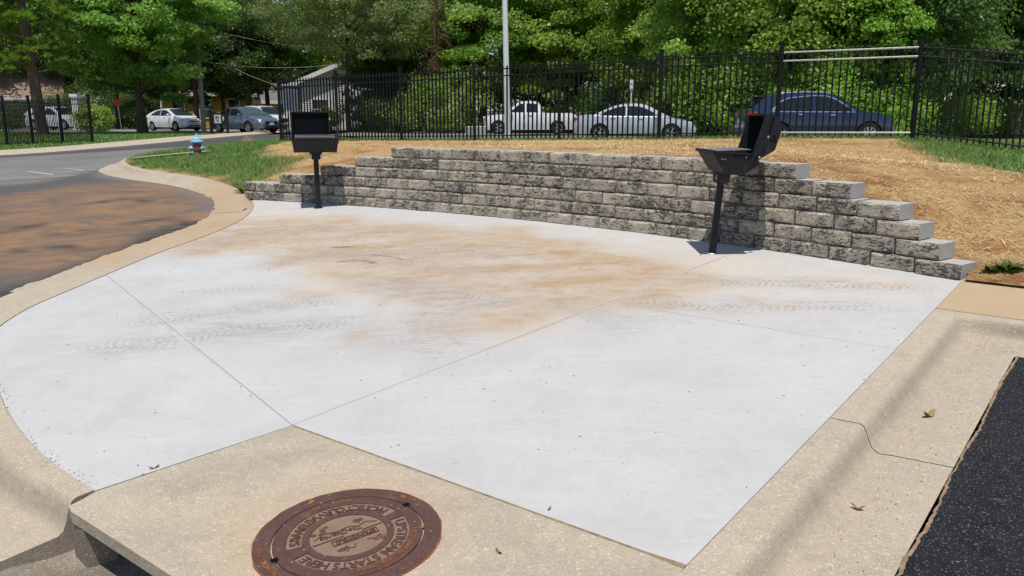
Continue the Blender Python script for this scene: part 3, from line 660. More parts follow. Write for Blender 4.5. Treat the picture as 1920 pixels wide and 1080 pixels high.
for pts in ([(-.14, -.03), (-.10, -.055), (-.06, -.04), (-.02, -.06), (.03, -.05), (.08, -.065), (.13, -.04)], [(-.11, .07), (-.08, .085), (-.05, .075)], [(.0, .075), (.015, .10), (.035, .09), (.05, .11)]):
    em.tube([rot @ Vector((x, y, .002)) for x, y in pts], .0028, 5)
em.build('emblem', MAT['rust'], lid)
for a in (47, 214): 
    m = MB(); m.box(.292, .322, -.014, .014, .001, .0068, M=Matrix.Rotation(R(a), 4, 'Z')); m.build('pick_hole', MAT['black'], lid)
for a, r_ in ((130, .345), (128, .352), (58, .35), (8, .30)):
    m = MB(); m.lathe([(0, .0105), (.008, .0095), (.012, .006)], 10, Matrix.Translation((r_ * math.cos(R(a)), r_ * math.sin(R(a)), 0))); m.build('lug', MAT['rust_orange'], mh)

tt = np.linspace(0, 1, 160); jl = Mp + (BR - Mp) * tt[:, None]; jn = np.array([-(BR - Mp)[1], (BR - Mp)[0]]); jn = jn / np.linalg.norm(jn); wj = .0015 + .004 * vnoise(tt * 40, tt * 0, 1.0) + .010 * sstep(.9, 1, tt)
jz = lambda p, z: np.c_[p, slab(p[:, 0], p[:, 1]) + z]
tag(strip('joint_soil', [jz(jl - jn * (.004 + wj[:, None]), .0015), jz(jl - jn * .002, .004), jz(jl + jn * wj[:, None] * .7, .0015)], MAT['dirt_gap']), 'thin line of brown dirt in the joint between pad and inlet cover', 'dirt', kind='stuff')
# --- left side: laid-down kerb along the pad, then the island kerb, then the road
sN = len(E_s); tE = np.gradient(E_s, axis=0); tE /= np.linalg.norm(tE, axis=1)[:, None]; nE = np.stack([tE[:, 1], -tE[:, 0]], 1)
if ((E_s[90] + nE[90]) - Mp) @ (E_s[90] - Mp) < (E_s[90] - Mp) @ (E_s[90] - Mp): nE = -nE
fr = np.linspace(0, 1, sN); dep = sstep(.55, .97, fr); dpt = .025 + .975 * dep
offs = [.004, .115, .145, .17, .19, .215, .25, .58]; dzs = [.001, .001, -.010, -.045, -.095, -.135, -.150, -.155]
pinch = 1 - .28 * sstep(.93, 1, fr)
lines = []
for k, (o, z) in enumerate(zip(offs, dzs)):
    p = E_s + nE * (o * (pinch if k < 7 else np.ones(sN)))[:, None] if k else E_s + nE * .004
    if k == len(offs) - 1: p = p + nE * (.05 * (vnoise(np.arange(sN) * .9, np.zeros(sN), 1.0) - .5) + .05 * (vnoise(np.arange(sN) * .21, np.ones(sN), 1.0) - .5))[:, None]
    zz = slab(p[:, 0], p[:, 1]) + z * dpt + .004
    lines.append(np.c_[p, zz])
o_ = strip('kerb', lines, MAT['old']); n = sN
g = np.concatenate([[.06, .1, .2, .38, .5, .5, .35, .12][k] * (.25 + .75 * dep) * (.6 + .7 * vnoise(p[:, 0], p[:, 1], 2.5)) for k, p in enumerate(lines)]); attr(o_.data, 'grime_shade', np.clip(g, 0, 1))  # left kerb: shade of its face put into the colour, plus grime
PV = np.concatenate(lines); yb = sstep(7.6, 9.2, PV[:, 1]); attr(o_.data, 'soil', np.clip(yb * (.45 + .9 * vnoise(PV[:, 0], PV[:, 1], 1.4)), 0, 1)); tag(o_, 'weathered kerb lying down into the curved left edge of the pad', 'kerb', kind='structure')
ec = np.array([l[-1] for l in lines]); ec2 = ec - (0, 0, .24)
cap = strip('kerb_end', [ec[:, :], ec2], MAT['old']); tag(cap, 'broken end face of the left kerb beside the inlet slot', 'kerb', kind='structure')
for a_ in ('soil', 'grime_shade'): attr(cap.data, a_, np.full(2 * len(ec), .5 if a_ == 'grime_shade' else 0))
# crumbs of soil along the pad's left edge and over the pad
nb = 700; kk = rng.integers(int(sN * .72), sN - 1, 170); c_a = E_s[kk] + nE[kk] * rng.normal(-.008, .02, 170)[:, None]; c_b = np.stack([rng.uniform(-3.6, 3.2, 260), rng.uniform(3.0, 10.5, 260)], 1); c_b = c_b[inside(c_b, slab_poly)]
c_a = np.r_[c_a, c_b]; cs_ = rng.uniform(.0010, .0042, len(c_a)) * (.6 + .12 * c_a[:, 1]); V = []
for (x, y), q in zip(c_a, cs_):
    z = float(slab(x, y)) + .004; a = rng.uniform(0, 6.28); T = [(x + q * math.cos(a + k * 1.57) * (1.5 if k % 2 else .8), y + q * math.sin(a + k * 1.57), z - .002) for k in range(4)]; top = (x, y, z + q * .8)
    for k in range(4): V += [T[k], T[(k + 1) % 4], top]
tag(ob('crumbs', quads_mesh('crumbs', V, MAT['stone'], None, 3)), 'small dark crumbs of soil scattered on the pad and along its left edge', 'crumbs', kind='stuff')
A_px = [(525, 264), (440, 272), (364, 280), (300, 288), (250, 297), (223, 304), (200, 311), (182, 319), (195, 328), (243, 337), (297, 344), (336, 351), (373, 361), (395, 371), (402, 385), (401, 400)]
B_px = [(525, 263), (440, 271), (364, 279), (300, 286), (252, 295), (228, 302), (217, 307), (219, 313), (236, 323), (271, 333), (327, 344), (373, 354), (404, 358), (430, 367), (446, 379), (452, 396)]
C_px = [(525, 262), (440, 269), (364, 277), (300, 284), (252, 293), (233, 298), (227, 303), (231, 308), (243, 315), (271, 322), (327, 329), (382, 337), (410, 344), (440, 356), (456, 372), (464, 392)]
D_px = [(525, 261), (440, 268), (364, 276), (300, 283), (254, 292), (240, 297), (235, 302), (239, 307), (250, 312), (275, 318), (328, 325), (384, 333), (413, 341), (446, 353), (463, 369), (472, 390)]
hC = np.array([.11] * 12 + [.10, .06, .02, .004])
def isl(px, dz): return np.array([hit(G, x, y, d) for (x, y), d in zip(px, np.broadcast_to(dz, len(px)))])
A_w, B_w, C_w, D_w = isl(A_px, .006), isl(B_px, .004), isl(C_px, hC), isl(D_px, hC + .002)
IL = [smooth_line(q, 160, 2) for q in (A_w, B_w, C_w, D_w)]
IL[0] = IL[0] + np.c_[(vnoise(np.arange(160) * .8, np.zeros(160), 1) - .5) * .07, (vnoise(np.arange(160) * .8, np.ones(160) * 3, 1) - .5) * .07, np.zeros(160)]
IL = [IL[0], IL[1], IL[1] * .35 + IL[2] * .65, IL[2] * .9 + IL[3] * .1, IL[3]]
IL[2][:, 2] += .02
o_ = strip('kerb', IL, MAT['old']); PV = np.concatenate(IL)
attr(o_.data, 'soil', np.clip(sstep(-6.6, -5.0, PV[:, 0]) * sstep(17.5, 15, PV[:, 1]) * 1.0 * (.5 + .7 * vnoise(PV[:, 0], PV[:, 1], 2)), 0, 1)); attr(o_.data, 'grime_shade', .35 * vnoise(PV[:, 0], PV[:, 1], 3))
tag(o_, 'pale tan kerb curling round the grass island with the hydrant', 'kerb', kind='structure')
# road: from the pad's left edge back to the far kerb
far_lo = isl([(-260, 303), (-60, 295), (60, 289), (150, 281.5), (240, 274), (330, 265.5), (420, 257), (480, 252), (540, 247.5), (620, 244)], .0)
far_hi = isl([(-260, 291), (-60, 286), (60, 279), (150, 272.5), (240, 264.5), (330, 257), (420, 251), (480, 247.5), (540, 245), (620, 242)], .05)
far_lo, far_hi = smooth_line(far_lo, 40), smooth_line(far_hi, 40)
o_ = strip('kerb', [far_lo + (0, 0, .012), far_lo * .75 + far_hi * .25 + (0, 0, .02), far_hi * .9 + far_lo * .1 + (0, 0, .03), far_hi], MAT['old']); attr(o_.data, 'soil', np.zeros(len(o_.data.vertices))); attr(o_.data, 'grime_shade', np.zeros(len(o_.data.vertices)))
tag(o_, 'pale concrete gutter on the far side of the drive', 'kerb', kind='structure')
Lout = E_s + nE * .56
road = [tuple(p[:2]) for p in IL[0][::-1]][0:] 
road = [tuple(p) for p in (E_s + nE * .52)[4:116:3]] + [(-9, 4.5), (-22, 6), (-30, 14), tuple(far_lo[0, :2])] + [tuple(p[:2]) for p in far_lo[1:]] + [(-10.5, 60)] + [tuple(p[:2] + (.02, .08)) for p in IL[0][:-8:3]]
me, V = sheet('road', road, .22, lambda x, y: G(x, y), MAT['asphalt'])
P = V[:, :2]; wob = (vnoise(P[:, 0], P[:, 1], .7) - .5) * 1.6
soil_road = poly_w([(402, 393), (395, 368), (340, 350), (260, 344), (150, 344), (40, 360), (-80, 385), (-80, 520), (0, 540), (110, 522), (250, 482), (310, 462), (330, 430), (380, 415)], G)
fresh_poly = np.array([tuple(p[:2]) for p in far_lo] + [tuple(p[:2]) for p in wpts([(525, 262), (440, 270), (300, 279), (150, 288), (0, 297), (-260, 312)], 0, G)])
fresh2 = poly_w([(-80, 352), (60, 344), (190, 318), (190, 330), (300, 346), (395, 371), (400, 398), (250, 480), (0, 568), (-80, 590)], G)
attr(me, 'soil', sstep(-.7, .6, sdist(P, soil_road) + wob * .8)); attr(me, 'fresh', np.maximum(sstep(-.2, .5, sdist(P, fresh_poly)), .85 * sstep(-.3, .4, sdist(P, fresh2))))
sk = [smooth_line(poly_w(q, G), 20) for q in ([(112, 438), (140, 433), (170, 428), (195, 431)], [(0, 438), (40, 428), (70, 420)], [(250, 418), (300, 408), (340, 412)], [(180, 380), (240, 372), (290, 378)], [(40, 470), (120, 462), (170, 466)])]
edge_line = poly_w([(-60, 582), (0, 556), (110, 521), (200, 492), (270, 462), (330, 436), (375, 414)], G)
s = np.zeros(len(P))
for q in sk: s = np.maximum(s, .9 * sstep(.16, .03, edge_dist(P, q, False)))
s = np.maximum(s, .95 * sstep(.42, .05, edge_dist(P, edge_line, False) + .35 * (vnoise(P[:, 0], P[:, 1], 1.3) - .35)))
attr(me, 'skid', s); tag(ob('road', me), 'worn asphalt drive smeared with orange soil beside the pad', 'road', kind='structure')
def flat_strip(name, a, b, wd, mat, dz, label, cat):
    a, b = onG(*a), onG(*b); n = 12; L = np.linspace(a, b, n); t = (b - a)[:2]; t /= np.linalg.norm(t); nn = np.array([-t[1], t[0], 0]) * wd / 2
    l1, l2 = L + nn, L - nn
    for l in (l1, l2): l[:, 2] = G(l[:, 0], l[:, 1]) + dz
    return tag(strip(name, [l1, l2], mat), label, cat, kind='structure')
flat_strip('road_marking', (95, 325), (181, 318), .10, MAT['paint'], .006, 'thin white line ending at the island kerb tip', 'road marking')
flat_strip('road_marking', (52, 322), (100, 328), .08, MAT['paint'], .008, 'short faded white line crossing the drive', 'road marking')
flat_strip('road_marking', (122, 317), (160, 320), .08, MAT['paint'], .010, 'short white stroke meeting the longer kerb line', 'road marking')
me, V = sheet('road_patch', [tuple(p[:2]) for p in wpts([(-60, 345), (0, 340), (60, 337), (146, 330), (120, 326), (60, 327), (0, 330), (-60, 333)], 0, G)], .4, lambda x, y: G(x, y) + .005, MAT['street'])
tag(ob('road_patch', me), 'pale worn patch of older paving on the drive', 'road patch', kind='structure')

# ================================================================== FENCE LINE, HILL, WALL
fence_px = [(528, 263, 23.2), (634, 262, 21.9), (753, 262, 20.7), (890, 262, 19.5), (1048, 260.5, 18.3), (1235, 259, 17.15), (1455, 257, 16.05), (1710, 258, 15.0), (1948, 288, 13.9)]
fence_w = [at(*p) for p in fence_px]
CH = .150                                  # course height
BL = .405                                  # block length
COURSES = 6
ends_r = [0, .20, .40, .60, 1.08, 1.66]; ends_l = [-.02, -.02, .74, 1.58, 2.24, 2.93]
def wall_z(a): p, _ = wall_pt(np.atleast_1d(a)); return float(slab(p[0, 0], p[0, 1])) - .012
cps = []
def top_course(a):
    k = -1
    for i in range(COURSES):
        if ends_l[i] <= a <= WL - ends_r[i]: k = i
    return k
for a in np.arange(.05, WL, .22):
    k = min(top_course(max(.02, a - .42)), top_course(min(WL - .02, a + .42))); p, _ = wall_pt([a], .27 + k * .022); z = wall_z(a) + (k + 1) * CH - .045; cps.append((*p[0], z))
    if k < COURSES - 1: p, _ = wall_pt([a], .55 + k * .022); cps.append((*p[0], z + .05 + .03 * (k < 4)))
for p_ in fence_w[1:-2]:
    q, _ = wall_pt([np.clip((p_[:2] - ax0) @ ad, .2, WL - .2)], .4); zq = wall_z(np.clip((p_[:2] - ax0) @ ad, .2, WL - .2)) + 6 * CH - .03
    if top_course(np.clip((p_[:2] - ax0) @ ad, .2, WL - .2)) < 5: continue
    for f in (.33, .66): cps.append((*(q[0] * (1 - f) + p_[:2] * f), zq * (1 - f) + (p_[2] - .03) * f - .02))
for p in fence_w: cps.append((p[0], p[1], p[2] - .03))
for p in fence_w[:-1]:
    cps.append((p[0] + .3, p[1] + 1.2, p[2] - .04)); q = (p[0] + .8, p[1] + 4.2); cps.append((*q, min(float(G(*q)) + .02, p[2] - .25)))
for p in D_w[::1]: cps.append((p[0], p[1], p[2] - .012))
q = on_slab(1826, 527); cps += [(q[0] + .02, q[1] + .1, q[2] + .05), (*kw([.03], [.03])[0], q[2] + .02)]
for o in (.5, 1.2, 2.2, 3.5, 5): p = kw([-.02], [o])[0]; cps.append((*p, float(slab(*p)) + .02))
cps += [(*on_slab(1990, 470)[:2], 0)]; cps[-1] = (*cps[-1][:2], float(slab(*cps[-1][:2])) + .30)
p = at(1920, 330, 9.6); cps.append(tuple(p)); cps.append((14, 11, 1.05)); cps.append((15, 18, 1.0)); cps.append((9.5, 18.5, 1.1))
p = at(1700, 300, 12.0); cps.append(tuple(p))
cps = np.array(cps)
def tps(P, Q):
    d = np.linalg.norm(P[:, None] - Q[None], axis=2); return np.where(d > 0, d * d * np.log(np.maximum(d, 1e-9)), 0)
nK = len(cps); K = np.zeros((nK + 3, nK + 3)); K[:nK, :nK] = tps(cps[:, :2], cps[:, :2]) + np.eye(nK) * .004
K[:nK, nK] = 1; K[:nK, nK + 1:] = cps[:, :2]; K[nK:, :nK] = K[:nK, nK:].T
wts = np.linalg.solve(K, np.r_[cps[:, 2], 0, 0, 0])
def hill(x, y):
    x = np.atleast_1d(np.asarray(x, float)); y = np.atleast_1d(np.asarray(y, float)); P = np.stack([x.ravel(), y.ravel()], 1); out = np.empty(len(P))
    for i in range(0, len(P), 20000): out[i:i + 20000] = tps(P[i:i + 20000], cps[:, :2]) @ wts[:nK] + wts[nK] + P[i:i + 20000] @ wts[nK + 1:]
    out = out.reshape(x.shape); return out if out.size > 1 else out
hillf = lambda x, y: hill(x, y)
def on_hill(px, py): return hit(lambda x, y: hill(x, y), px, py, 0, 4, 60)
hb, _ = wall_pt(np.linspace(.0, WL, 60), .12)
backl = [(p[0] + .9, p[1] + 4.6) for p in fence_w[:-1]]
hill_poly = [tuple(p) for p in hb] + [tuple(kw([.03], [.03])[0]), tuple(kw([.06], [6.0])[0]), (14.5, 10), (15.5, 18.5), (9.6, 19.2)] + backl[::-1] + [(fence_w[0][0] - .6, fence_w[0][1] + 1.6)] + [tuple(p[:2]) for p in smooth_line(D_w, 70, 2)]
me, V = sheet('hill', hill_poly, .16, hillf, MAT['hill'])
Pn = V[:, :2]
for v, dz in zip(me.vertices, (vnoise(Pn[:, 0], Pn[:, 1], 4) - .5) * .03 * sstep(.05, .4, edge_dist(Pn, hill_poly))): v.co.z += dz
fw2 = np.array([p[:2] for p in fence_w])
g_left = np.array([tuple(p[:2]) for p in D_w] + [tuple(on_hill(*p)[:2]) for p in [(478, 362), (468, 345), (486, 331), (548, 302), (556, 296), (500, 288), (492, 282), (520, 270), (540, 265)]] + [(fence_w[0][0] + .5, fence_w[0][1] + .3), (fence_w[0][0] - .8, fence_w[0][1] + 2)])
g_right = np.array([tuple(on_hill(*p)[:2]) for p in [(1690, 262), (1704, 280), (1757, 299), (1836, 312), (1920, 327), (1990, 345)]] + [(14.5, 11), (15, 17), tuple(fw2[-1] + (0, .3)), tuple(fw2[-2] + (0, .3))])
behind = np.array([tuple(p + (0, .25)) for p in fw2] + [(16, 16), (16, 30), (-10, 40)])
def grass_mask(P):
    n1 = (vnoise(P[:, 0], P[:, 1], 2.2) - .5) * .9 + (vnoise(P[:, 0], P[:, 1], 6) - .5) * .5
    m = sstep(-.25, .3, sdist(P, g_left) + n1 * .55); m = np.maximum(m, sstep(-.3, .35, sdist(P, g_right) + n1 * .6)); m = np.maximum(m, sstep(-.3, .2, sdist(P, behind) + n1 * .3))
    d = edge_dist(P, fw2, False); m = np.maximum(m, sstep(.34, .05, d + np.maximum(0, .5 - vnoise(P[:, 0], P[:, 1], .9)) * .8))
    pt = np.array([tuple(on_hill(x, y)[:2]) for x, y in [(470, 352), (520, 318), (560, 300)]]); m = np.maximum(m, .8 * sstep(.55, .1, edge_dist(P, pt, False) + n1 * .5))
    return m
gm = grass_mask(Pn); attr(me, 'grass', gm * .92)
def bare_mask(P):
    e = np.array([tuple(kw([-.02], [.0])[0]), tuple(kw([-.02], [6])[0])]); b1 = sstep(.42, .02, edge_dist(P, e, False) + .25 * (vnoise(P[:, 0], P[:, 1], 5) - .4))
    q_, _ = wall_pt(np.linspace(WL - 1.9, WL, 12), .33); b2 = .9 * sstep(.30, .05, edge_dist(P, q_, False) + .2 * (vnoise(P[:, 0], P[:, 1], 7) - .4))
    q_, _ = wall_pt(np.linspace(0.3, WL - 1.9, 30), .33); b3 = .6 * sstep(.22, .02, edge_dist(P, q_, False) + .25 * (vnoise(P[:, 0], P[:, 1], 4) - .3))
    return np.maximum(np.maximum(b1, b2), b3)
attr(me, 'bare', bare_mask(Pn))
me.polygons.foreach_set('use_smooth', np.ones(len(me.polygons), dtype=bool))
tag(ob('hill', me), 'low bank of straw over reddish soil rising from the block wall to the fence', 'bank', kind='structure')

wall = empty('retaining_wall', (*wall_pt([WL / 2])[0][0], wall_z(WL / 2)), 0, 'low stepped retaining wall of split-face grey and tan concrete blocks', 'retaining wall')
def block_mesh(seed, L=BL - .007):
    r_ = np.random.default_rng(seed); nxx, nz = 8, 3; D = .29; h = CH - .006; V = []; Fc = []; mi = []
    off = r_.uniform(-.5, 1.0, (nxx + 1, nz + 1)); off = (off + np.roll(off, 1, 0) * .6 + np.roll(off, 1, 1) * .4) / 2 + .3 * math.sin(seed) * np.linspace(-1, 1, nxx + 1)[:, None]
    off = off * .017 + .009
    for i in range(nxx + 1):
        for k in range(nz + 1):
            e = (i in (0, nxx)); f = (k in (0, nz)); y = .006 if (e or f) else -max(-.002, off[i, k])
            y = y + (.006 if e and f else 0)
            xi = [0, .05, .18, .34, .5, .66, .82, .95, 1][i]; zi = [0, .13, .55, .88][k] if k < 3 else 1.0
            if k == 2: zi = .86
            if k == 1: zi = .16
            V.append((-L / 2 + L * xi, y, h * zi))
    id_ = lambda i, k: i * (nz + 1) + k
    for i in range(nxx):
        for k in range(nz): Fc.append((id_(i, k), id_(i + 1, k), id_(i + 1, k + 1), id_(i, k + 1))); mi.append(0)
    b0 = len(V); V += [(-L / 2, D, 0), (L / 2, D, 0), (L / 2, D, h), (-L / 2, D, h)]
    top = [id_(i, nz) for i in range(nxx + 1)]; bot = [id_(i, 0) for i in range(nxx + 1)]; lf = [id_(0, k) for k in range(nz + 1)]; rt = [id_(nxx, k) for k in range(nz + 1)]
    Fc += [tuple(top + [b0 + 2, b0 + 3]), tuple([b0, b0 + 1] + bot[::-1]), tuple(lf + [b0 + 3, b0]), tuple([b0 + 1, b0 + 2] + rt[::-1]), (b0 + 1, b0, b0 + 3, b0 + 2)]; mi += [1] * 5
    return mesh('block', V, Fc, [MAT['bface'], MAT['bside']], mi=mi)
bms = [block_mesh(s) for s in range(9)]
lowest = Vector(wall.location)
for k in range(COURSES):
    a1 = WL - ends_r[k]; a_end = ends_l[k]; i = 0
    while a1 > a_end + .06:
        L = min(BL, a1 - a_end); mid = a1 - L / 2; p, t = wall_pt([mid], .0 + k * .022); 
        o = ob('block', bms[int(rng.integers(len(bms)))], wall); z = wall_z(mid) + k * CH
        o.location = Vector((p[0, 0], p[0, 1], z)) - lowest; o.rotation_euler = (0, float(rng.normal(0, .0015)), math.atan2(t[0, 1], t[0, 0]) + float(rng.normal(0, .006))); o.scale = (L / BL, 1, 1)
        o.location += Vector((-t[0, 1], t[0, 0], 0)) * float(rng.normal(0, .003))
        a1 -= L; i += 1

# --- straw and grass
def scatter(n, poly_fn, box):
    P = np.stack([rng.uniform(box[0], box[1], n), rng.uniform(box[2], box[3], n)], 1); return P[poly_fn(P)]
def blades(P, Z, h, wd, lean=.5, tintv=None):
    n = len(P); a = rng.uniform(0, 2 * math.pi, n); b = rng.uniform(0, 2 * math.pi, n); h = h * rng.uniform(.55, 1.2, n); ln = h * rng.uniform(.1, lean, n) * 1.4; ww = wd * rng.uniform(.7, 1.3, n) / 2
    base = np.c_[P, Z - .01]; t = np.c_[np.cos(a), np.sin(a), np.zeros(n)]; d = np.c_[np.cos(b) * ln, np.sin(b) * ln, h]
    V = np.stack([base - t * ww[:, None], base + t * ww[:, None], base + d], 1); return V
inh = lambda P: inside(P, hill_poly)
P = scatter(300000, lambda P: inh(P) & (P[:, 1] < 22), (-10, 10, 6, 22)); gmk = grass_mask(P); keep = (rng.random(len(P)) > gmk * 1.05) & (rng.random(len(P)) > bare_mask(P) * .85) & (rng.random(len(P)) < np.clip(1.2 - .07 * (P[:, 1] - 6), .35, 1)); P = P[keep]
clump = .6 * vnoise(P[:, 0], P[:, 1], 1.1) + .4 * vnoise(P[:, 0], P[:, 1], 3.7); P = P[rng.random(len(P)) < np.clip(-.35 + 2.2 * clump, .06, 1)]; n = len(P); Z = hill(P[:, 0], P[:, 1])
a = rng.uniform(0, 2 * math.pi, n); L = rng.uniform(.025, .085, n); wd = rng.uniform(.0025, .0048, n) * (1 + .03 * P[:, 1]); tl = rng.normal(0, .22, n); d = np.c_[np.cos(a) * L / 2, np.sin(a) * L / 2, tl * L / 2]; s = np.c_[-np.sin(a) * wd / 2, np.cos(a) * wd / 2, np.zeros(n)]
c = np.c_[P, Z + np.abs(tl) * L / 2 + rng.uniform(.002, .016, n)]
tag(ob('straw', quads_mesh('straw', np.stack([c - d - s, c + d - s, c + d + s, c - d + s], 1), MAT['straw'], rng.random(n))), 'loose golden straw mulch strewn over the bank', 'straw', kind='stuff')
P = scatter(420000, lambda P: inh(P) & (P[:, 1] < 30), (-13, 15, 6, 30)); gmk = grass_mask(P); fog = vnoise(P[:, 0], P[:, 1], 1.4); P = P[(rng.random(len(P)) < gmk ** 1.5 * np.clip(.65 + .8 * fog, 0, 1)) ]; n = len(P)
nearf = np.minimum(edge_dist(P, fw2, False) * 4, 1); Z = hill(P[:, 0], P[:, 1])
tag(ob('grass', quads_mesh('grass', blades(P, Z, .06 + .03 * nearf, .011, 1.2), MAT['grass'], np.clip(rng.normal(.5, .25, n), 0, 1), 3)), 'green grass round the hydrant, along the fence and on the right bank', 'grass', kind='stuff')
lawn_poly = np.array([tuple(p[:2]) for p in far_hi] + [(-12, 60), (-50, 60), (-60, 30)])
P = scatter(120000, lambda P: inside(P, lawn_poly), (-42, -8, 24, 50)); n = len(P)
tag(ob('grass', quads_mesh('grass', blades(P, G(P[:, 0], P[:, 1]) - .05, .10, .03, .8), MAT['grass'], np.clip(rng.normal(.6, .25, n), 0, 1), 3)), 'sunlit lawn under the maple beyond the drive', 'grass', kind='stuff')
# a few weeds at the wall ends and the corner, clods of soil, dry leaves
def weed(loc, r, n, label, mat='weed'):
    a = rng.uniform(0, 2 * math.pi, n); e = rng.uniform(.05, .75, n); L = r * rng.uniform(.6, 1.2, n); wd = L * .22
    d = np.c_[np.cos(a) * np.cos(e), np.sin(a) * np.cos(e), np.sin(e)] * L[:, None]; s = np.c_[-np.sin(a), np.cos(a), np.zeros(n)] * wd[:, None]
    b = np.zeros((n, 3)); V = np.stack([b, b + d * .55 + s, b + d, b + d * .55 - s], 1)
    o = ob('weed', quads_mesh('weed', V, MAT[mat], rng.random(n)), None, loc); tag(o, label, 'weed')
for px_, r_, lb in ((1862, .10, 'leftmost of the low weeds at the foot of the bank behind the footpath'), (1886, .12, 'middle one of the low weeds at the foot of the bank behind the footpath'), (1908, .10, 'rightmost of the low weeds at the foot of the bank behind the footpath')):
    q = on_slab(px_, 524); weed((q[0], q[1] + .05, float(hill(q[0], q[1] + .05)[0])), r_, 40, lb)
q = on_hill(456, 360); weed((q[0], q[1], q[2]), .15, 30, 'small green tuft against the left end of the block wall')
for p_, l_, s_ in [((1742, 778), 'curled dry leaf lying in the right gutter', .05), ((1608, 952), 'small brown leaf lying lower down the right gutter', .03), ((1774, 651), 'dry leaf in the right gutter near the kerb corner', .045), ((289, 878), 'brown chip on the front edge of the pad', .025), ((935, 1036), 'dark pebble on the inlet cover right of the manhole', .02), ((1030, 955), 'small brown crumb on the pad edge above the inlet joint', .015)]:
    gut = p_[0] > 1590; q = on_slab(*p_, -.118 if gut else .0); m = MB(); n = 5; V = [(s_ * (i / n - .5) * 2, s_ * .35 * math.sin(math.pi * (i + .6) / (n + 1)) * sg, s_ * (.25 + .3 * math.cos(i * 1.3))) for i in range(n + 1) for sg in (-1, 1)]
    V += [(v[0], v[1], v[2] - s_ * .12) for v in V]; k = 2 * (n + 1); Fc = [(2 * i, 2 * i + 1, 2 * i + 3, 2 * i + 2) for i in range(n)] + [(k + 2 * i, k + 2 * i + 2, k + 2 * i + 3, k + 2 * i + 1) for i in range(n)]
    m.add(V, Fc); o = m.build('dry_leaf' if 'leaf' in l_ else 'pebble', MAT['twig' if 'leaf' in l_ else 'stone']); o.location = q + (0, 0, .001); o.rotation_euler = (0, 0, rng.uniform(0, 6)); tag(o, l_, 'leaf' if 'leaf' in l_ else 'pebble')
# grit lying in the gutter
n = 500; P = np.r_[kw(rng.uniform(1.3, 6, 350), rng.uniform(.32, .6, 350)), kw(rng.uniform(1.16, 1.45, 150), rng.uniform(.3, 1.2, 150))]; s_ = rng.uniform(.001, .0028, n)
V = []; 
for (x, y), s in zip(P, s_):
    z = float(slab(x, y)) - .118; V += [(x - s, y - s, z), (x + s, y - s, z), (x, y, z + 1.5 * s), (x + s, y - s, z), (x + s, y + s, z), (x, y, z + 1.5 * s), (x + s, y + s, z), (x - s, y + s, z), (x, y, z + 1.5 * s), (x - s, y + s, z), (x - s, y - s, z), (x, y, z + 1.5 * s)]
tag(ob('grit', quads_mesh('grit', V, MAT['stone'], None, 3)), 'scattered grit lying in the right gutter', 'grit', kind='stuff')

# ================================================================== FENCES
def picket_me(h, wd=.026):
    m = MB(); m.box(-wd / 2, wd / 2, -wd / 2, wd / 2, .03, h - .015); m.add([(-wd / 2, -wd / 2, h - .015), (wd / 2, -wd / 2, h - .015), (wd / 2, wd / 2, h - .015), (-wd / 2, wd / 2, h - .015), (0, 0, h + .012)], [(0, 1, 4), (1, 2, 4), (2, 3, 4), (3, 0, 4)]); return m.me('picket', MAT['fence'])
def post_me(h, wd=.074):
    m = MB(); m.box(-wd / 2, wd / 2, -wd / 2, wd / 2, -.3, h); m.box(-wd / 2 - .008, wd / 2 + .008, -wd / 2 - .008, wd / 2 + .008, h, h + .03); return m.me('post', MAT['fence'])
def fence(name, pts, npk, label, bright=None, H=1.80, wd=.030):
    root = empty(name, pts[0], 0, label, 'fence'); o0 = Vector(pts[0]); pm, qm = picket_me(H - .10, wd), post_me(H)
    for i, p in enumerate(pts): ob('post', qm, root, Vector(p) - o0)
    for i, (a, b) in enumerate(zip(pts[:-1], pts[1:])):
        a, b = Vector(a), Vector(b); d = b - a; L = d.length; u = d / L; ang = math.atan2(d.y, d.x)
        for z, th in ((H - .17, .034), (H - .33, .034), (.09, .034)):
            m = MB(); x = Vector((u.x, u.y, 0)).normalized(); nn = Vector((-x.y, x.x, 0)); s0 = a + u * .034 - o0; s1 = b - u * .034 - o0; V = []
            for s in (s0, s1):
                for yy, zz in ((-.019, -.014), (.019, -.014), (.019, .009), (.014, .0145), (-.014, .0145), (-.019, .009)): V.append(s + nn * yy + Vector((0, 0, z + zz)))
            Fc = [(5, 4, 3, 2, 1, 0), (6, 7, 8, 9, 10, 11)] + [(k, (k + 1) % 6, 6 + (k + 1) % 6, 6 + k) for k in range(6)]
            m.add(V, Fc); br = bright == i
            o = m.build('rail', MAT['rail_glint'] if br else MAT['fence'], root)  # one panel's rails carry their sun glint as a lighter colour
            if br: o['label'] = 'black rail with its sun glint painted in'
        for k in range(npk):
            f = (k + 1) / (npk + 1); o = ob('picket', pm, root, a + d * f - o0); o.rotation_euler = (0, 0, ang)
    return root
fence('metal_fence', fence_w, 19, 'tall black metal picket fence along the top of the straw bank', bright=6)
ff = [at(-75, 270, 29.6), at(14, 269.5, 30.0), at(62, 269, 30.3), at(118, 268.5, 30.6), at(174, 268, 31.0)]
ff = [np.array([p[0], p[1], float(G(p[0], p[1])) - .05]) for p in ff]
fence('metal_fence', ff, 18, 'short black picket fence ending on the lawn left of the maple', H=1.78, wd=.026)

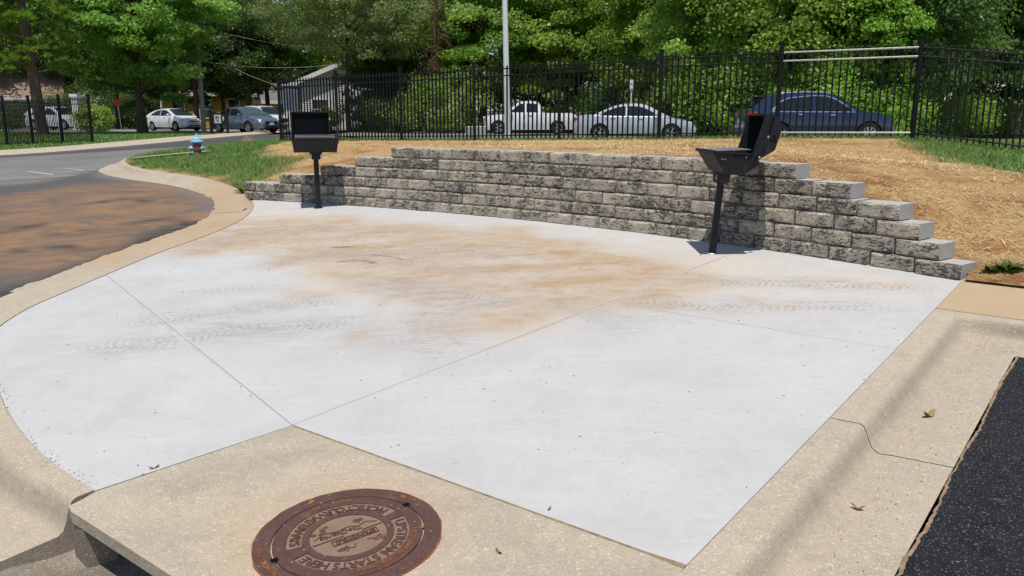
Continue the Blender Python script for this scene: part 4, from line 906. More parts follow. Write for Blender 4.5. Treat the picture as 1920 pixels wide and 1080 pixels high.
# ================================================================== GRILLS
def grill(loc, rz, lean, label):
    g = empty('park_grill', loc, rz, label, 'grill', 'pedestal grills by the wall'); g.rotation_euler = (0, 0, 0)
    g.rotation_euler = (Matrix.Rotation(lean, 3, 'Y') @ Matrix.Rotation(rz, 3, 'Z')).to_euler()
    g.scale = (.91, .86, 1)
    def L(m, n, mat='grill', p=g, sm=False): return m.build(n, MAT[mat], p, sm)
    m = MB(); m.lathe([(.0, -.02), (.078, -.02), (.080, .004), (.074, .009), (.043, .010)], 28); L(m, 'base_plate', 'steel' if lean else 'grill')
    m = MB(); m.lathe([(.040, -.1), (.040, .77), (.0, .77)], 20); L(m, 'post', sm=True)
    m = MB(); m.lathe([(.041, .011), (.0445, .012), (.0445, .20), (.0405, .204)], 20); L(m, 'sleeve', sm=True)
    m = MB(); m.prism([(-.105, .845), (.105, .845), (.088, .76), (.062, .725), (-.062, .725), (-.088, .76)], 'y', -.075, .075); br = L(m, 'bracket')
    for x in (-.078, .078):
        m = MB(); m.box(x - .008, x + .008, -.082, -.074, .755, .80); L(m, 'bolt', 'steel', br)
    # firebox: profile in the y-z plane
    prof = [(-.225, 1.035), (-.215, 1.005), (-.065, .83), (.165, .83), (.30, .945), (.30, 1.03)]
    inner = [(y * .965 + .002, z + .006) for y, z in prof]; inner[0] = (-.217, 1.035); inner[-1] = (.293, 1.03)
    fb = MB()
    for k in range(len(prof) - 1):
        a, b, c, d = prof[k], prof[k + 1], inner[k + 1], inner[k]; t0, t1 = -.365, .36
        tp = lambda y, z, s: (s - (.025 if s > 0 else -.025) * (1.03 - z) / .2, y, z)
        fb.add([tp(*a, t0), tp(*b, t0), tp(*c, t0), tp(*d, t0), tp(*a, t1), tp(*b, t1), tp(*c, t1), tp(*d, t1)], [(0, 1, 5, 4), (3, 7, 6, 2), (0, 4, 7, 3), (1, 2, 6, 5), (0, 3, 2, 1), (4, 5, 6, 7)])
    body = L(fb, 'firebox')
    for s in (-.365, .36):
        m = MB(); n = len(prof); tp = lambda y, z, e: (s - (.025 if s > 0 else -.025) * (1.03 - z) / .2 + e, y, z)
        V = [tp(*p, -.003) for p in prof] + [tp(*p, .003) for p in prof]
        m.add(V, [tuple(range(n)), tuple(range(2 * n - 1, n - 1, -1))] + [(i, (i + 1) % n, n + (i + 1) % n, n + i) for i in range(n)]); e = L(m, 'end_panel')
        for y, z in ((-.115, .967), (-.085, .967), (.15, 1.0)):
            m = MB(); q = Matrix.Translation((s + (.006 if s > 0 else -.006) - (.025 if s > 0 else -.025) * (1.03 - z) / .2, y, z)) @ Matrix.Rotation(R(90 if s > 0 else -90), 4, 'Y'); m.lathe([(0, .006), (.006, .005), (.008, 0)], 10, q); L(m, 'bolt', 'steel', e)
        m = MB()
        for k in range(7): m.box(s - .006, s + .006, .0 + k * .022, .008 + k * .022, 1.0, 1.022)
        L(m, 'vent', 'black', e)
    m = MB(); m.box(-.385, .385, -.245, -.222, 1.028, 1.045); m.box(-.375, -.362, -.22, .30, 1.028, 1.042); m.box(.357, .372, -.22, .30, 1.028, 1.042); L(m, 'rim', p=body)
    gr = MB()
    for k in range(17): x = -.31 + k * .62 / 16; gr.tube([(x, -.19, 1.04), (x, .20, 1.075)], .005, 6)
    for y, z in ((-.19, 1.04), (.0, 1.057), (.20, 1.075)): gr.tube([(-.32, y, z), (.32, y, z)], .007, 6)
    gr.box(-.31, .31, -.17, .19, 1.022, 1.028); L(gr, 'grate', 'grate')
    m = MB(); m.tube([(-.36, -.16, 1.02), (-.44, -.18, 1.022), (-.56, -.20, 1.02)], .009, 8); L(m, 'handle')
    # hood, thrown open
    hp = [(.236, 1.0), (.344, 1.418), (.414, 1.428), (.476, 1.40), (.55, 1.317), (.499, 1.085), (.321, .98)]
    cy, cz = .40, 1.2; hin = [(y + (cy - y) * .035, z + (cz - z) * .035) for y, z in hp]
    hd = MB(); h0, h1 = -.355, .245
    for k in range(1, len(hp)):
        a, b = hp[k], hp[(k + 1) % len(hp)]; c, d = hin[(k + 1) % len(hp)], hin[k]
        hd.add([(x, y, z) for x in (h0, h1) for y, z in (a, b, c, d)], [(0, 1, 2, 3), (7, 6, 5, 4), (0, 4, 5, 1), (1, 5, 6, 2), (2, 6, 7, 3), (3, 7, 4, 0)])
    hood = L(hd, 'hood'); hood['label'] = 'open hood leaning back'
    for s in (h0, h1):
        m = MB(); m.prism(hp, 'x', s - .004, s + .004); e = L(m, 'side_panel', p=hood)
        sg = 1 if s > 0 else -1
        m = MB()
        for k in range(7): m.box(s + sg * .002, s + sg * .009, .415 - .0035 * k, .445 - .0035 * k, 1.385 - k * .024, 1.394 - k * .024)
        L(m, 'louvre', 'black', e)
        m = MB()
        for a in (90, 210, 330): m.lathe([(0, .0), (.016, .0), (.016, .003), (0, .003)], 12, Matrix.Translation((s + sg * .004, .465 + .024 * math.cos(R(a)), 1.19 + .024 * math.sin(R(a)))) @ Matrix.Rotation(R(90) * sg, 4, 'Y'))
        L(m, 'damper', 'black', e)
    m = MB(); m.box(h0 - .02, h0 + .012, .33, .36, 1.02, 1.42); m.box(h0, h1, .336, .352, 1.405, 1.424); L(m, 'lip', p=hood)
    for s in (h0 - .016, .385):
        for (y0, z0, y1, z1, wd) in ((.20, .965, .372, 1.225, .034), (.255, .95, .30, 1.03, .03)):
            m = MB(); d = Vector((0, y1 - y0, z1 - z0)); ln = d.length; u = d / ln; nn = Vector((0, -u.z, u.y)); V = [Vector((s + e, y0, z0)) + u * q * ln + nn * r_ for e in (-.004, .004) for q, r_ in ((0, -wd / 2), (1, -wd / 2), (1, wd / 2), (0, wd / 2))]
            m.add(V, [(0, 1, 2, 3), (7, 6, 5, 4), (0, 4, 5, 1), (1, 5, 6, 2), (2, 6, 7, 3), (3, 7, 4, 0)]); arm = L(m, 'arm')
            sg = 1 if s > 0 else -1; m = MB(); m.lathe([(0, .007), (.009, .006), (.013, 0)], 10, Matrix.Translation((s + sg * .004, y1 - u.y * .025, z1 - u.z * .025)) @ Matrix.Rotation(R(90) * sg, 4, 'Y')); L(m, 'bolt', 'steel', arm)
    m = MB(); m.tube([(.245, .36, 1.2), (.385, .36, 1.2)], .008, 8); L(m, 'pin')
    return g
grill(on_slab(597, 390), R(15), 0, 'black pedestal grill facing the viewer at the left end of the block wall')
grill(on_slab(1335, 475), R(-90), R(4.0), 'black pedestal grill turned sideways on a leaning post at the right')

# ================================================================== HYDRANT AND SMALL THINGS
hl = on_hill(371, 291); hs = .50 / .74
hy = empty('fire_hydrant', hl, R(10), 'light blue and red fire hydrant on the grass island', 'fire hydrant'); hy.scale = (hs * 1.22, hs * 1.22, hs * .98)
m = MB(); m.lathe([(.0, -.1), (.15, -.1), (.15, .03), (.11, .04), (.105, .16), (.12, .18)], 24); m.build('base', MAT['hyd_iron'], hy, True)
m = MB(); m.lathe([(.12, .18), (.12, .24), (.118, .28)], 24); m.build('lower_barrel', MAT['hyd_pink'], hy, True)
m = MB(); m.lathe([(.118, .28), (.116, .44), (.13, .45)], 24); m.build('barrel', MAT['hyd_red'], hy, True)
m = MB(); m.lathe([(.115, .44), (.185, .45), (.19, .50), (.17, .52), (.135, .53), (.125, .60), (.10, .64), (.06, .66), (.055, .70), (.035, .72), (.03, .77), (.0, .78)], 28); m.build('bonnet', MAT['hyd_blue'], hy, True)
for ax, ay, r_, ln in ((-1, -.35, .082, .12), (1, -.35, .075, .11), (0, -1, .095, .10)):
    d = Vector((ax, ay, 0)).normalized(); q = Matrix.Translation(d * .09 + Vector((0, 0, .25))) @ d.to_track_quat('Z', 'Y').to_matrix().to_4x4()
    if ay == -1: continue
    m = MB(); m.lathe([(r_ * .8, 0), (r_ * .8, ln * .3), (r_, ln * .35), (r_, ln), (r_ * .7, ln * 1.1), (r_ * .3, ln * 1.12), (r_ * .28, ln * 1.4), (0, ln * 1.42)], 18, q); m.build('nozzle_cap', MAT['hyd_blue'], hy, True)
# narrow concrete strip crossing the grass island behind the hydrant
def hill_strip(p0, p1, wd, mat, dz, name, label, cat, kind='structure', n=14):
    a, b = on_hill(*p0), on_hill(*p1); L = np.linspace(a[:2], b[:2], n); t = (b - a)[:2]; t /= np.linalg.norm(t); nn = np.array([-t[1], t[0]]) * wd / 2
    l1, l2 = L + nn, L - nn; z = lambda l: np.c_[l, hill(l[:, 0], l[:, 1]) + dz]
    o = strip(name, [z(l1), z(l2)], mat); attr(o.data, 'soil', np.zeros(2 * n)); attr(o.data, 'grime_shade', np.zeros(2 * n)); return tag(o, label, cat, kind=kind)
hill_strip((248, 299.5), (392, 286.5), .22, MAT['old'], .05, 'path', 'narrow tan concrete edging strip running to the hydrant', 'edging')
rk = onG(467, 271, .06); m = MB(); m.lathe([(.0, .21), (.12, .19), (.21, .11), (.24, .02), (.2, -.05)], 9)
o = m.build('rock', MAT['stone']); [setattr(v, 'co', v.co * (1 + .25 * (rng.random() - .5))) for v in o.data.vertices]; o.location = hill(rk[0], rk[1])[0] * Vector((0, 0, 1)) + Vector((rk[0], rk[1], 0)); o.scale = (1.1, .8, .9); tag(o, 'small reddish brown rock at the back edge of the grass island', 'rock')

# ================================================================== CARS
def interp(P, x): P = np.asarray(P); return np.interp(x, P[:, 0], P[:, 1])
def car(name, label, cat, paintm, sp, loc, heading):
    """x runs forward from the rear bumper; z up from the ground"""
    root = empty(name, loc, heading, label, cat, 'parked cars'); Lg = sp['L']; x_off = -Lg / 2
    PM = MAT[paintm]; r = sp['r']; fx, rx = sp['axles']; hwmax = sp['W'] / 2
    def hw(x): return interp([(0, hwmax * .80), (.18, hwmax * .93), (.7, hwmax * .99), (1.2, hwmax), (Lg - 1.3, hwmax), (Lg - .6, hwmax * .96), (Lg - .2, hwmax * .84), (Lg, hwmax * .66)], x)
    xs = np.r_[0, .03, .1, np.linspace(.22, Lg - .3, 34), Lg - .16, Lg - .06, Lg - .015, Lg]
    V = []; Fc = []; m_ = 17
    for x in xs:
        zt = interp(sp['top'], x); zb = interp([(0, .34), (.25, .22), (Lg - .3, .19), (Lg, .28)], x); h = zt - zb; w_ = hw(x)
        half = [(0, zb), (w_ * .84, zb), (w_ * .955, zb + .05), (w_ * .985, zb + h * .28), (w_, zb + h * .5), (w_ * .99, zb + h * .68), (w_ * .972, zb + h * .80), (w_ * .93, zt - .035), (w_ * .80, zt - .004), (w_ * .4, zt + .018), ]
        ring = half + [(0, zt + .024)] + [(-y, z) for y, z in half[:0:-1]]
        m_ = len(ring); V += [(x + x_off, y, z) for y, z in ring]
    for i in range(len(xs) - 1):
        for k in range(m_): Fc.append((i * m_ + k, (i + 1) * m_ + k, (i + 1) * m_ + (k + 1) % m_, i * m_ + (k + 1) % m_))
    Fc += [tuple(range(m_)), tuple(range(len(xs) * m_ - 1, (len(xs) - 1) * m_ - 1, -1))]
    me = mesh('body', V, Fc, [PM]); bm = bmesh.new(); bm.from_mesh(me); bmesh.ops.recalc_face_normals(bm, faces=bm.faces); bm.to_mesh(me); bm.free()
    body = ob('body', me, root)
    cut = MB()
    for ax in (fx, rx):
        for s in (-1, 1):
            q = Matrix.Translation((ax + x_off, s * (hwmax - .13), r)) @ Matrix.Rotation(R(90), 4, 'X'); cut.lathe([(0, -.16), (r + .055, -.16), (r + .055, .16), (0, .16)], 28, q)
    if 'bed' in sp: x0, x1, zf = sp['bed']; cut.box(x0 + x_off, x1 + x_off, -hwmax + .10, hwmax - .10, zf, 3)
    cm = cut.me('cut', MAT['black']); bmc = bmesh.new(); bmc.from_mesh(cm); bmesh.ops.remove_doubles(bmc, verts=bmc.verts, dist=1e-5); bmesh.ops.recalc_face_normals(bmc, faces=bmc.faces); bmc.to_mesh(cm); bmc.free()
    me.materials.append(MAT['trim']); co_ = ob('cut', cm); md = body.modifiers.new('b', 'BOOLEAN'); md.object = co_; md.operation = 'DIFFERENCE'; md.solver = 'EXACT'
    bpy.context.view_layer.update(); dg = bpy.context.evaluated_depsgraph_get(); body.parent = None; co_.parent = None; bpy.context.view_layer.update(); dg = bpy.context.evaluated_depsgraph_get()
    nm = bpy.data.meshes.new_from_object(body.evaluated_get(dg)); body.modifiers.clear(); bpy.data.objects.remove(co_); body.data = nm; nm.name = 'body'; body.parent = root
    nm.materials.clear(); nm.materials.append(PM); nm.materials.append(MAT['trim'])
    for p in nm.polygons:
        c = p.center; inw = any(abs(math.hypot(c.x - (ax + x_off), c.z - r) - (r + .055)) < .02 and abs(c.y) < hwmax - .02 and abs(p.normal.y) < .5 for ax in (fx, rx))
        p.material_index = 1 if (inw or (abs(c.y) < hwmax - .25 and abs(p.normal.y) > .9 and c.z < 2 * r + .1) or (p.normal.z < -.8)) else 0
        p.use_smooth = True
    nm.set_sharp_from_angle(angle=R(32))
    # greenhouse
    gh = sp['gh']; zb_, zr = min(z for _, z in gh) , max(z for _, z in gh); wb_ = hwmax * .93; wr_ = hwmax * .68
    wz = lambda z: wb_ + (wr_ - wb_) * np.clip((z - zb_) / (zr - zb_), 0, 1)
    pts = smooth_line(np.array(gh), 36, 2); V = []; Fc = []
    for x, z in pts: V += [(x + x_off, wb_, zb_ - .02), (x + x_off, wz(z), z), (x + x_off, wz(z) * .86, z + .028 * (z - zb_) / (zr - zb_)), (x + x_off, 0, z + .05 * (z - zb_) / (zr - zb_)), (x + x_off, -wz(z) * .86, z + .028 * (z - zb_) / (zr - zb_)), (x + x_off, -wz(z), z), (x + x_off, -wb_, zb_ - .02)]
    for i in range(len(pts) - 1):
        for k in range(7): Fc.append((i * 7 + k, (i + 1) * 7 + k, (i + 1) * 7 + (k + 1) % 7, i * 7 + (k + 1) % 7))
    n = len(pts); Fc += [tuple(range(7)), tuple(range(7 * n - 1, 7 * n - 8, -1))]
    m = MB(); m.add(V, Fc); m.build('roof', PM, body, True)
    def side_poly(nme, poly, mat, e=.006, parent=root):
        out = []
        for s in (1, -1):
            m = MB(); Q = [(x + x_off, s * (wz(z) + e), z) for x, z in poly]; Q2 = [(x, y - s * .03, z) for x, y, z in Q]; k = len(Q)
            m.add(Q + Q2, [tuple(range(k)), tuple(range(2 * k - 1, k - 1, -1))] + [(i, (i + 1) % k, k + (i + 1) % k, k + i) for i in range(k)]); out.append(m.build(nme, MAT[mat], parent))
        return out
    for poly in sp['win']: side_poly('window', poly, 'glass')
    if 'chrome' in sp:
        for poly in sp['chrome']: side_poly('trim', poly, 'chrome', .012)
    def slope_glass(nme, x0, x1, mat):
        sel = np.linspace(x0, x1, 9); zz = np.interp(sel, *pts[np.argsort(pts[:, 0])].T); V = []
        tx, tz = sel[-1] - sel[0], zz[-1] - zz[0]; l = math.hypot(tx, tz); nx_, nz_ = -tz / l, tx / l
        if nz_ < 0: nx_, nz_ = -nx_, -nz_
        for e in (.032, -.02):
            for x, z in zip(sel, zz):
                f = (z - zb_) / (zr - zb_); w0 = wz(z) * .90
                for t in np.linspace(-1, 1, 7): V.append((x + x_off + nx_ * e, t * w0, z + .05 * f * (1 - t * t * .55) - .006 + nz_ * e))
        Fc = [(i * 7 + k, (i + 1) * 7 + k, (i + 1) * 7 + k + 1, i * 7 + k + 1) for i in range(8) for k in range(6)]; m = MB(); m.add(V[:63], Fc); return m.build(nme, MAT[mat], root, True)
    slope_glass('windshield', *sp['ws'], sp.get('wsmat', 'glass')); slope_glass('rear_window', *sp['rw'], 'glass')
    # wheels
    for ax in (fx, rx):
        for s in (-1, 1):
            q = Matrix.Translation((ax + x_off, s * (hwmax - .115), r)) @ Matrix.Rotation(R(-90) * s, 4, 'X')
            m = MB(); m.lathe([(r * .66, -.10), (r * .93, -.105), (r, -.07), (r, .07), (r * .95, .10), (r * .68, .105), (r * .66, .08)], 32, q); wh = m.build('wheel', MAT['rubber'], root, True)
            m = MB(); m.lathe([(r * .67, .095), (r * .62, .10), (r * .58, .05), (0, .04)], 28, q); m.build('rim_well', MAT['trim'], wh)
            m = MB(); m.lathe([(r * .67, .09), (r * .66, .102), (r * .60, .10), (r * .585, .07)], 28, q); m.lathe([(0, .095), (r * .16, .09), (r * .18, .06)], 16, q)
            for k in range(sp.get('spokes', 5)):
                a = 2 * math.pi * k / sp.get('spokes', 5); m.box(r * .1, r * .62, -r * .075, r * .075, .065, .092, M=q @ Matrix.Rotation(a, 4, 'Z'))
            m.build('rim', MAT['rim'], wh)
    # lamps, grille, plates, seams, mirrors, handles
    def patch(nme, x, y, z, sx, sy, sz, mat, parent=root, rzz=0):
        m = MB(); m.lathe([(0, 1), (.38, .92), (.71, .71), (.92, .38), (1, 0), (.92, -.38), (.71, -.71), (.38, -.92), (0, -1)], 14, Matrix.Translation((x + x_off, y, z)) @ Matrix.Rotation(rzz, 4, 'Z') @ Matrix.Diagonal((sx, sy, sz, 1))); return m.build(nme, MAT[mat], parent, True)
    for s in (-1, 1):
        x, y, z, sx, sy, sz = sp['head']; hl_ = patch('headlight', x, s * y, z, sx, sy, sz, 'lamp', rzz=-s * R(32)); patch('indicator', x - sx * .55, s * (y + .05), z + .01, sx * .42, sy * 1.05, sz * .7, 'amber', hl_, -s * R(32))
        x, y, z, sx, sy, sz = sp['tail']; patch('tail_light', x, s * y, z, sx, sy, sz, 'red_lamp')
        m = MB(); mx = sp['mirror']; q = Matrix.Translation((mx[0] + x_off, s * (hwmax + .075), mx[1])); m.lathe([(0, .075), (.06, .065), (.095, .03), (.1, -.02), (.07, -.06), (0, -.07)], 12, q @ Matrix.Diagonal((.75, 1.15, 1, 1))); m.build('mirror', MAT[sp.get('mirmat', paintm)], root, True)
        for hx, hz in sp['handles']:
            m = MB(); m.box(hx + x_off - .09, hx + x_off + .09, s * hw(hx) * .985 - .012, s * hw(hx) * .985 + .022 * 1, hz - .014, hz + .014, ch=.006); m.build('door_handle', MAT[sp.get('hmat', paintm)], root)
        for poly in sp['seams']:
            m = MB(); m.tube([(x + x_off, s * (hw(x) * (.997 if z < .75 else .985) + .001), z) for x, z in poly], .006, 4); m.build('door_seam', MAT['trim'], root)
        if 'rocker' in sp:
            m = MB(); m.box(rx + x_off + r + .12, fx + x_off - r - .12, s * hwmax * .99 - .015, s * hwmax * .99 + .015, .30, .335); m.build('sill_trim', MAT['chrome'], root)
    gx, gz0, gz1, gw = sp['grille']; m = MB(); m.box(Lg + x_off - .07, Lg + x_off + .012, -gw, gw, gz0, gz1, ch=.01); g_ = m.build('grille', MAT['trim'], root)
    m = MB(); m.box(Lg + x_off - .02, Lg + x_off + .018, -gw, gw, gz1 - .012, gz1 + .004); m.box(Lg + x_off - .02, Lg + x_off + .018, -.07, .07, gz1 - .09, gz1 - .045); m.build('grille_trim', MAT['chrome'], g_)
    m = MB(); m.box(Lg + x_off - .12, Lg + x_off + .006, -hwmax * .52, hwmax * .52, .30, .40, ch=.01); m.build('air_intake', MAT['trim'], root)
    m = MB(); m.box(Lg + x_off, Lg + x_off + .03, -.15, .15, .44, .58); m.build('number_plate', MAT['plate'], root)
    m = MB(); m.box(x_off - .012, x_off + .02, -.15, .15, sp.get('pz', .72), sp.get('pz', .72) + .14); m.build('number_plate', MAT['plate'], root)
    for e in sp.get('extra', []): e(root, x_off, hwmax, MAT)
    return root
sedan = dict(L=4.75, W=1.84, r=.325, axles=(3.80, 1.03), top=[(0, .80), (.08, .98), (.5, 1.04), (1.2, 1.0), (3.3, .97), (3.6, .95), (4.3, .82), (4.62, .70), (4.75, .55)],
    gh=[(.62, .93), (.95, 1.10), (1.55, 1.36), (2.1, 1.44), (2.6, 1.43), (2.9, 1.36), (3.3, 1.15), (3.75, .93)],
    win=[[(1.02, 1.0), (1.24, 1.15), (1.72, 1.32), (2.02, 1.35), (2.02, .99)], [(2.09, .99), (2.09, 1.355), (2.55, 1.34), (2.82, 1.25), (3.2, 1.06), (3.22, .99)]],
    ws=(2.86, 3.62), rw=(.72, 1.45), wsmat='green_glass', head=(4.42, .66, .70, .24, .07, .075), tail=(.10, .66, .86, .10, .16, .085), mirror=(3.2, 1.03), handles=[(1.55, .90), (2.62, .88)],
    seams=[[(2.05, .32), (2.05, .7), (2.05, .97)], [(3.28, .36), (3.32, .7), (3.26, .94)], [(1.36, .75), (1.22, .97)]], grille=(4.7, .50, .66, .42))
hatch = dict(L=4.45, W=1.73, r=.305, axles=(3.52, .82), top=[(0, .86), (.06, 1.02), (.35, 1.06), (1.2, 1.02), (3.2, .98), (3.4, .95), (4.05, .78), (4.35, .66), (4.45, .52)],
    gh=[(.10, .95), (.25, 1.12), (1.0, 1.36), (1.75, 1.46), (2.25, 1.46), (2.6, 1.37), (3.1, 1.16), (3.6, .94)],
    win=[[(.62, 1.03), (.80, 1.17), (1.25, 1.33), (1.72, 1.39), (1.72, 1.01)], [(1.79, 1.01), (1.79, 1.39), (2.25, 1.38), (2.5, 1.30), (2.98, 1.09), (3.0, 1.01)]],
    ws=(2.52, 3.45), rw=(.18, .9), head=(4.08, .60, .73, .24, .07, .09), tail=(.10, .66, .92, .10, .12, .14), mirror=(2.95, 1.05), handles=[(1.28, .93), (2.32, .91)],
    seams=[[(1.75, .32), (1.75, .7), (1.75, .99)], [(3.02, .36), (3.06, .7), (3.0, .96)]], grille=(4.4, .64, .69, .36))
suv = dict(L=4.82, W=1.92, r=.375, axles=(3.90, 1.03), top=[(0, .80), (.06, 1.0), (.3, 1.14), (1.2, 1.12), (3.3, 1.12), (3.6, 1.11), (4.3, 1.04), (4.66, .95), (4.82, .62)],
    gh=[(.10, 1.06), (.22, 1.22), (.55, 1.52), (1.0, 1.64), (1.9, 1.68), (2.5, 1.67), (2.85, 1.58), (3.2, 1.36), (3.6, 1.10)],
    win=[[(.86, 1.13), (1.12, 1.36), (1.35, 1.47), (1.42, 1.47), (1.42, 1.13)], [(1.46, 1.13), (1.46, 1.49), (1.85, 1.55), (2.12, 1.555), (2.12, 1.12)], [(2.19, 1.12), (2.19, 1.555), (2.55, 1.54), (2.8, 1.44), (3.22, 1.18), (3.24, 1.12)]],
    chrome=[[(.74, 1.08), (.86, 1.105), (1.12, 1.39), (1.35, 1.50), (1.35, 1.53), (1.08, 1.42)], [(.74, 1.075), (3.42, 1.065), (3.45, 1.09), (.8, 1.105)], [(1.35, 1.50), (2.12, 1.575), (2.55, 1.565), (2.55, 1.59), (2.1, 1.60), (1.35, 1.53)], [(2.55, 1.565), (2.84, 1.455), (3.36, 1.12), (3.40, 1.13), (2.86, 1.485), (2.55, 1.59)]],
    ws=(2.82, 3.6), rw=(.22, .72), head=(4.48, .74, .82, .20, .06, .085), tail=(.17, .80, .98, .13, .09, .09), mirror=(3.12, 1.18), mirmat='trim', handles=[(1.72, 1.0), (2.72, .98)], hmat='chrome',
    seams=[[(2.15, .34), (2.15, .7), (2.15, 1.06)], [(3.34, .36), (3.38, .7), (3.32, 1.04)], [(1.30, .9), (1.16, 1.08)]], grille=(4.8, .52, .84, .48), rocker=1, spokes=10)
def roof_rails(root, xo, hw_, M_):
    for s in (-1, 1):
        m = MB(); m.tube([(1.0 + xo, s * hw_ * .66, 1.60), (1.2 + xo, s * hw_ * .67, 1.67), (1.9 + xo, s * hw_ * .66, 1.71), (2.5 + xo, s * hw_ * .66, 1.69), (2.72 + xo, s * hw_ * .67, 1.63)], .022, 6); m.build('roof_rail', M_['chrome'], root)
    m = MB(); m.box(xo + .22, xo + .60, -hw_ * .55, hw_ * .55, 1.55, 1.575); m.build('spoiler', M_['navy_car'], root)
def suv_lamps(root, xo, hw_, M_):
    for s_ in (-1, 1): m = MB(); m.prism([(xo + .03, .90), (xo + .10, .90), (xo + .18, 1.00), (xo + .36, 1.04), (xo + .34, 1.085), (xo + .12, 1.09)], 'y', s_ * hw_ * .90, s_ * hw_ * .985); m.build('tail_light', M_['red_lamp'], root)
suv['extra'] = [roof_rails, suv_lamps]
truck = dict(L=5.5, W=1.95, r=.37, axles=(4.55, 1.22), top=[(0, 1.19), (.02, 1.20), (2.05, 1.20), (2.12, 1.17), (4.0, 1.15), (4.25, 1.13), (5.15, 1.04), (5.42, .94), (5.5, .62)],
    gh=[(2.05, 1.12), (2.10, 1.30), (2.28, 1.72), (2.5, 1.80), (3.3, 1.80), (3.5, 1.73), (3.85, 1.42), (4.2, 1.13)], bed=(.10, 1.98, .72),
    win=[[(2.32, 1.22), (2.42, 1.66), (2.62, 1.70), (2.98, 1.70), (2.98, 1.22)], [(3.12, 1.22), (3.12, 1.69), (3.32, 1.68), (3.46, 1.60), (3.86, 1.24), (3.86, 1.22)]],
    ws=(3.48, 4.1), rw=(2.10, 2.26), head=(5.36, .78, .88, .12, .08, .11), tail=(.05, .93, 1.0, .06, .06, .16), mirror=(3.78, 1.28), mirmat='trim', handles=[(2.72, 1.04)], hmat='trim',
    seams=[[(3.05, .36), (3.05, .8), (3.05, 1.14)], [(3.98, .40), (3.98, .8), (3.98, 1.1)], [(2.04, .36), (2.04, .8), (2.04, 1.17)]], grille=(5.45, .66, .92, .6), pz=.5)
def truck_bits(root, xo, hw_, M_):
    m = MB(); m.box(xo - .10, xo + .05, -hw_ * .92, hw_ * .92, .44, .60, ch=.02); m.build('rear_bumper', M_['trim'], root)
    m = MB(); m.box(5.40 + xo, 5.58 + xo, -hw_ * .86, hw_ * .86, .42, .62, ch=.03); m.build('front_bumper', M_['trim'], root)
def truck_lamps(root, xo, hw_, M_):
    for s_ in (-1, 1): m = MB(); m.box(xo - .012, xo + .13, s_ * hw_ * .80 - .055, s_ * hw_ * .80 + .14 * (s_ > 0) + .06 * (s_ < 0), .84, 1.16, ch=.01); m.build('tail_light', M_['red_lamp'], root)
    for s_ in (-1, 1): m = MB(); m.box(xo + .0, xo + .16, s_ * hw_ * .885 - .03, s_ * hw_ * .885 + .03, .82, 1.17, ch=.01); m.build('tail_light', M_['red_lamp'], root)
truck['extra'] = [truck_bits, truck_lamps]
def gl(p): return (p[0], p[1], float(G(p[0], p[1])) + .006)
def from_ray(px, a):       # heading of a car turned by a from the across-the-view direction towards the viewer
    q = math.atan2(-(px - 960) / F, 1); rgt = (math.cos(-q) if False else math.cos(q), math.sin(q)); fw = (math.sin(-q), math.cos(q)); rgt = (math.cos(q), math.sin(q)); 
    u = (px - 960) / F; ln = math.hypot(u, 1); fw = (u / ln, 1 / ln); rgt = (fw[1], -fw[0]); hx = math.cos(a) * rgt[0] - math.sin(a) * fw[0]; hy_ = math.cos(a) * rgt[1] - math.sin(a) * fw[1]; return math.atan2(hy_, hx)
# the cross street and the lot behind the fence
def gsheet(name, px_poly, mat, dz, label, cat, grid=1.5, world=None):
    poly = world if world is not None else [tuple(onG(*p)[:2]) for p in px_poly]
    me, V = sheet(name, poly, grid, lambda x, y: G(x, y) + dz, mat); 
    for a_ in ('soil', 'grime_shade'): attr(me, a_, np.zeros(len(V)))
    return tag(ob(name, me), label, cat, kind='structure')
gsheet('street', None, MAT['street'], .0, 'sunlit street where the left cars stand', 'street', world=[(-70, 56), (-34, 53), (-22, 47.5), (-9, 40.5), (-8, 44), (-7, 75), (-30, 75), (-70, 66)])
gsheet('parking_lot', None, MAT['street'], .0, 'pale lot behind the fence where the truck and sedan stand', 'parking lot', world=[(-9, 40.5), (-6, 34), (2, 29.5), (9, 23.6), (22, 22.6), (22, 28), (10, 30), (8, 48), (-7, 52)])
car('parked_car', 'white hatchback with blue stripes of reflection parked just right of the maple trunk', 'car', 'white_car', hatch, gl(at(328, 228, 54.5)), from_ray(328, R(58)))
car('parked_car', 'slate blue sedan with its nose towards the drive, behind the black hanging sign', 'car', 'slate_car', sedan, gl(at(460, 228, 46.5)), from_ray(460, R(54)))
car('parked_car', 'white car mostly hidden behind the slate blue sedan', 'car', 'white_car', suv, gl(at(494, 215, 57)), from_ray(494, R(52)))
car('parked_suv', 'white sport utility vehicle seen through the far left fence', 'car', 'white_car', suv, gl(at(108, 225, 60)), from_ray(108, R(48)))
car('parked_truck', 'white pickup truck facing left behind the fence and the tall pole', 'pickup truck', 'white_car', truck, gl(at(996, 230, 45.5)), R(180 - 4))
car('parked_car', 'silver sedan facing right behind the fence, in front of the pickup', 'car', 'silver_car', sedan, gl(at(1190, 225, 32.0)), R(-9))
car('parked_suv', 'dark navy crossover with chrome window trim behind the bright railed fence panel', 'car', 'navy_car', suv, gl(at(1524, 220, 26.2)), R(-1))

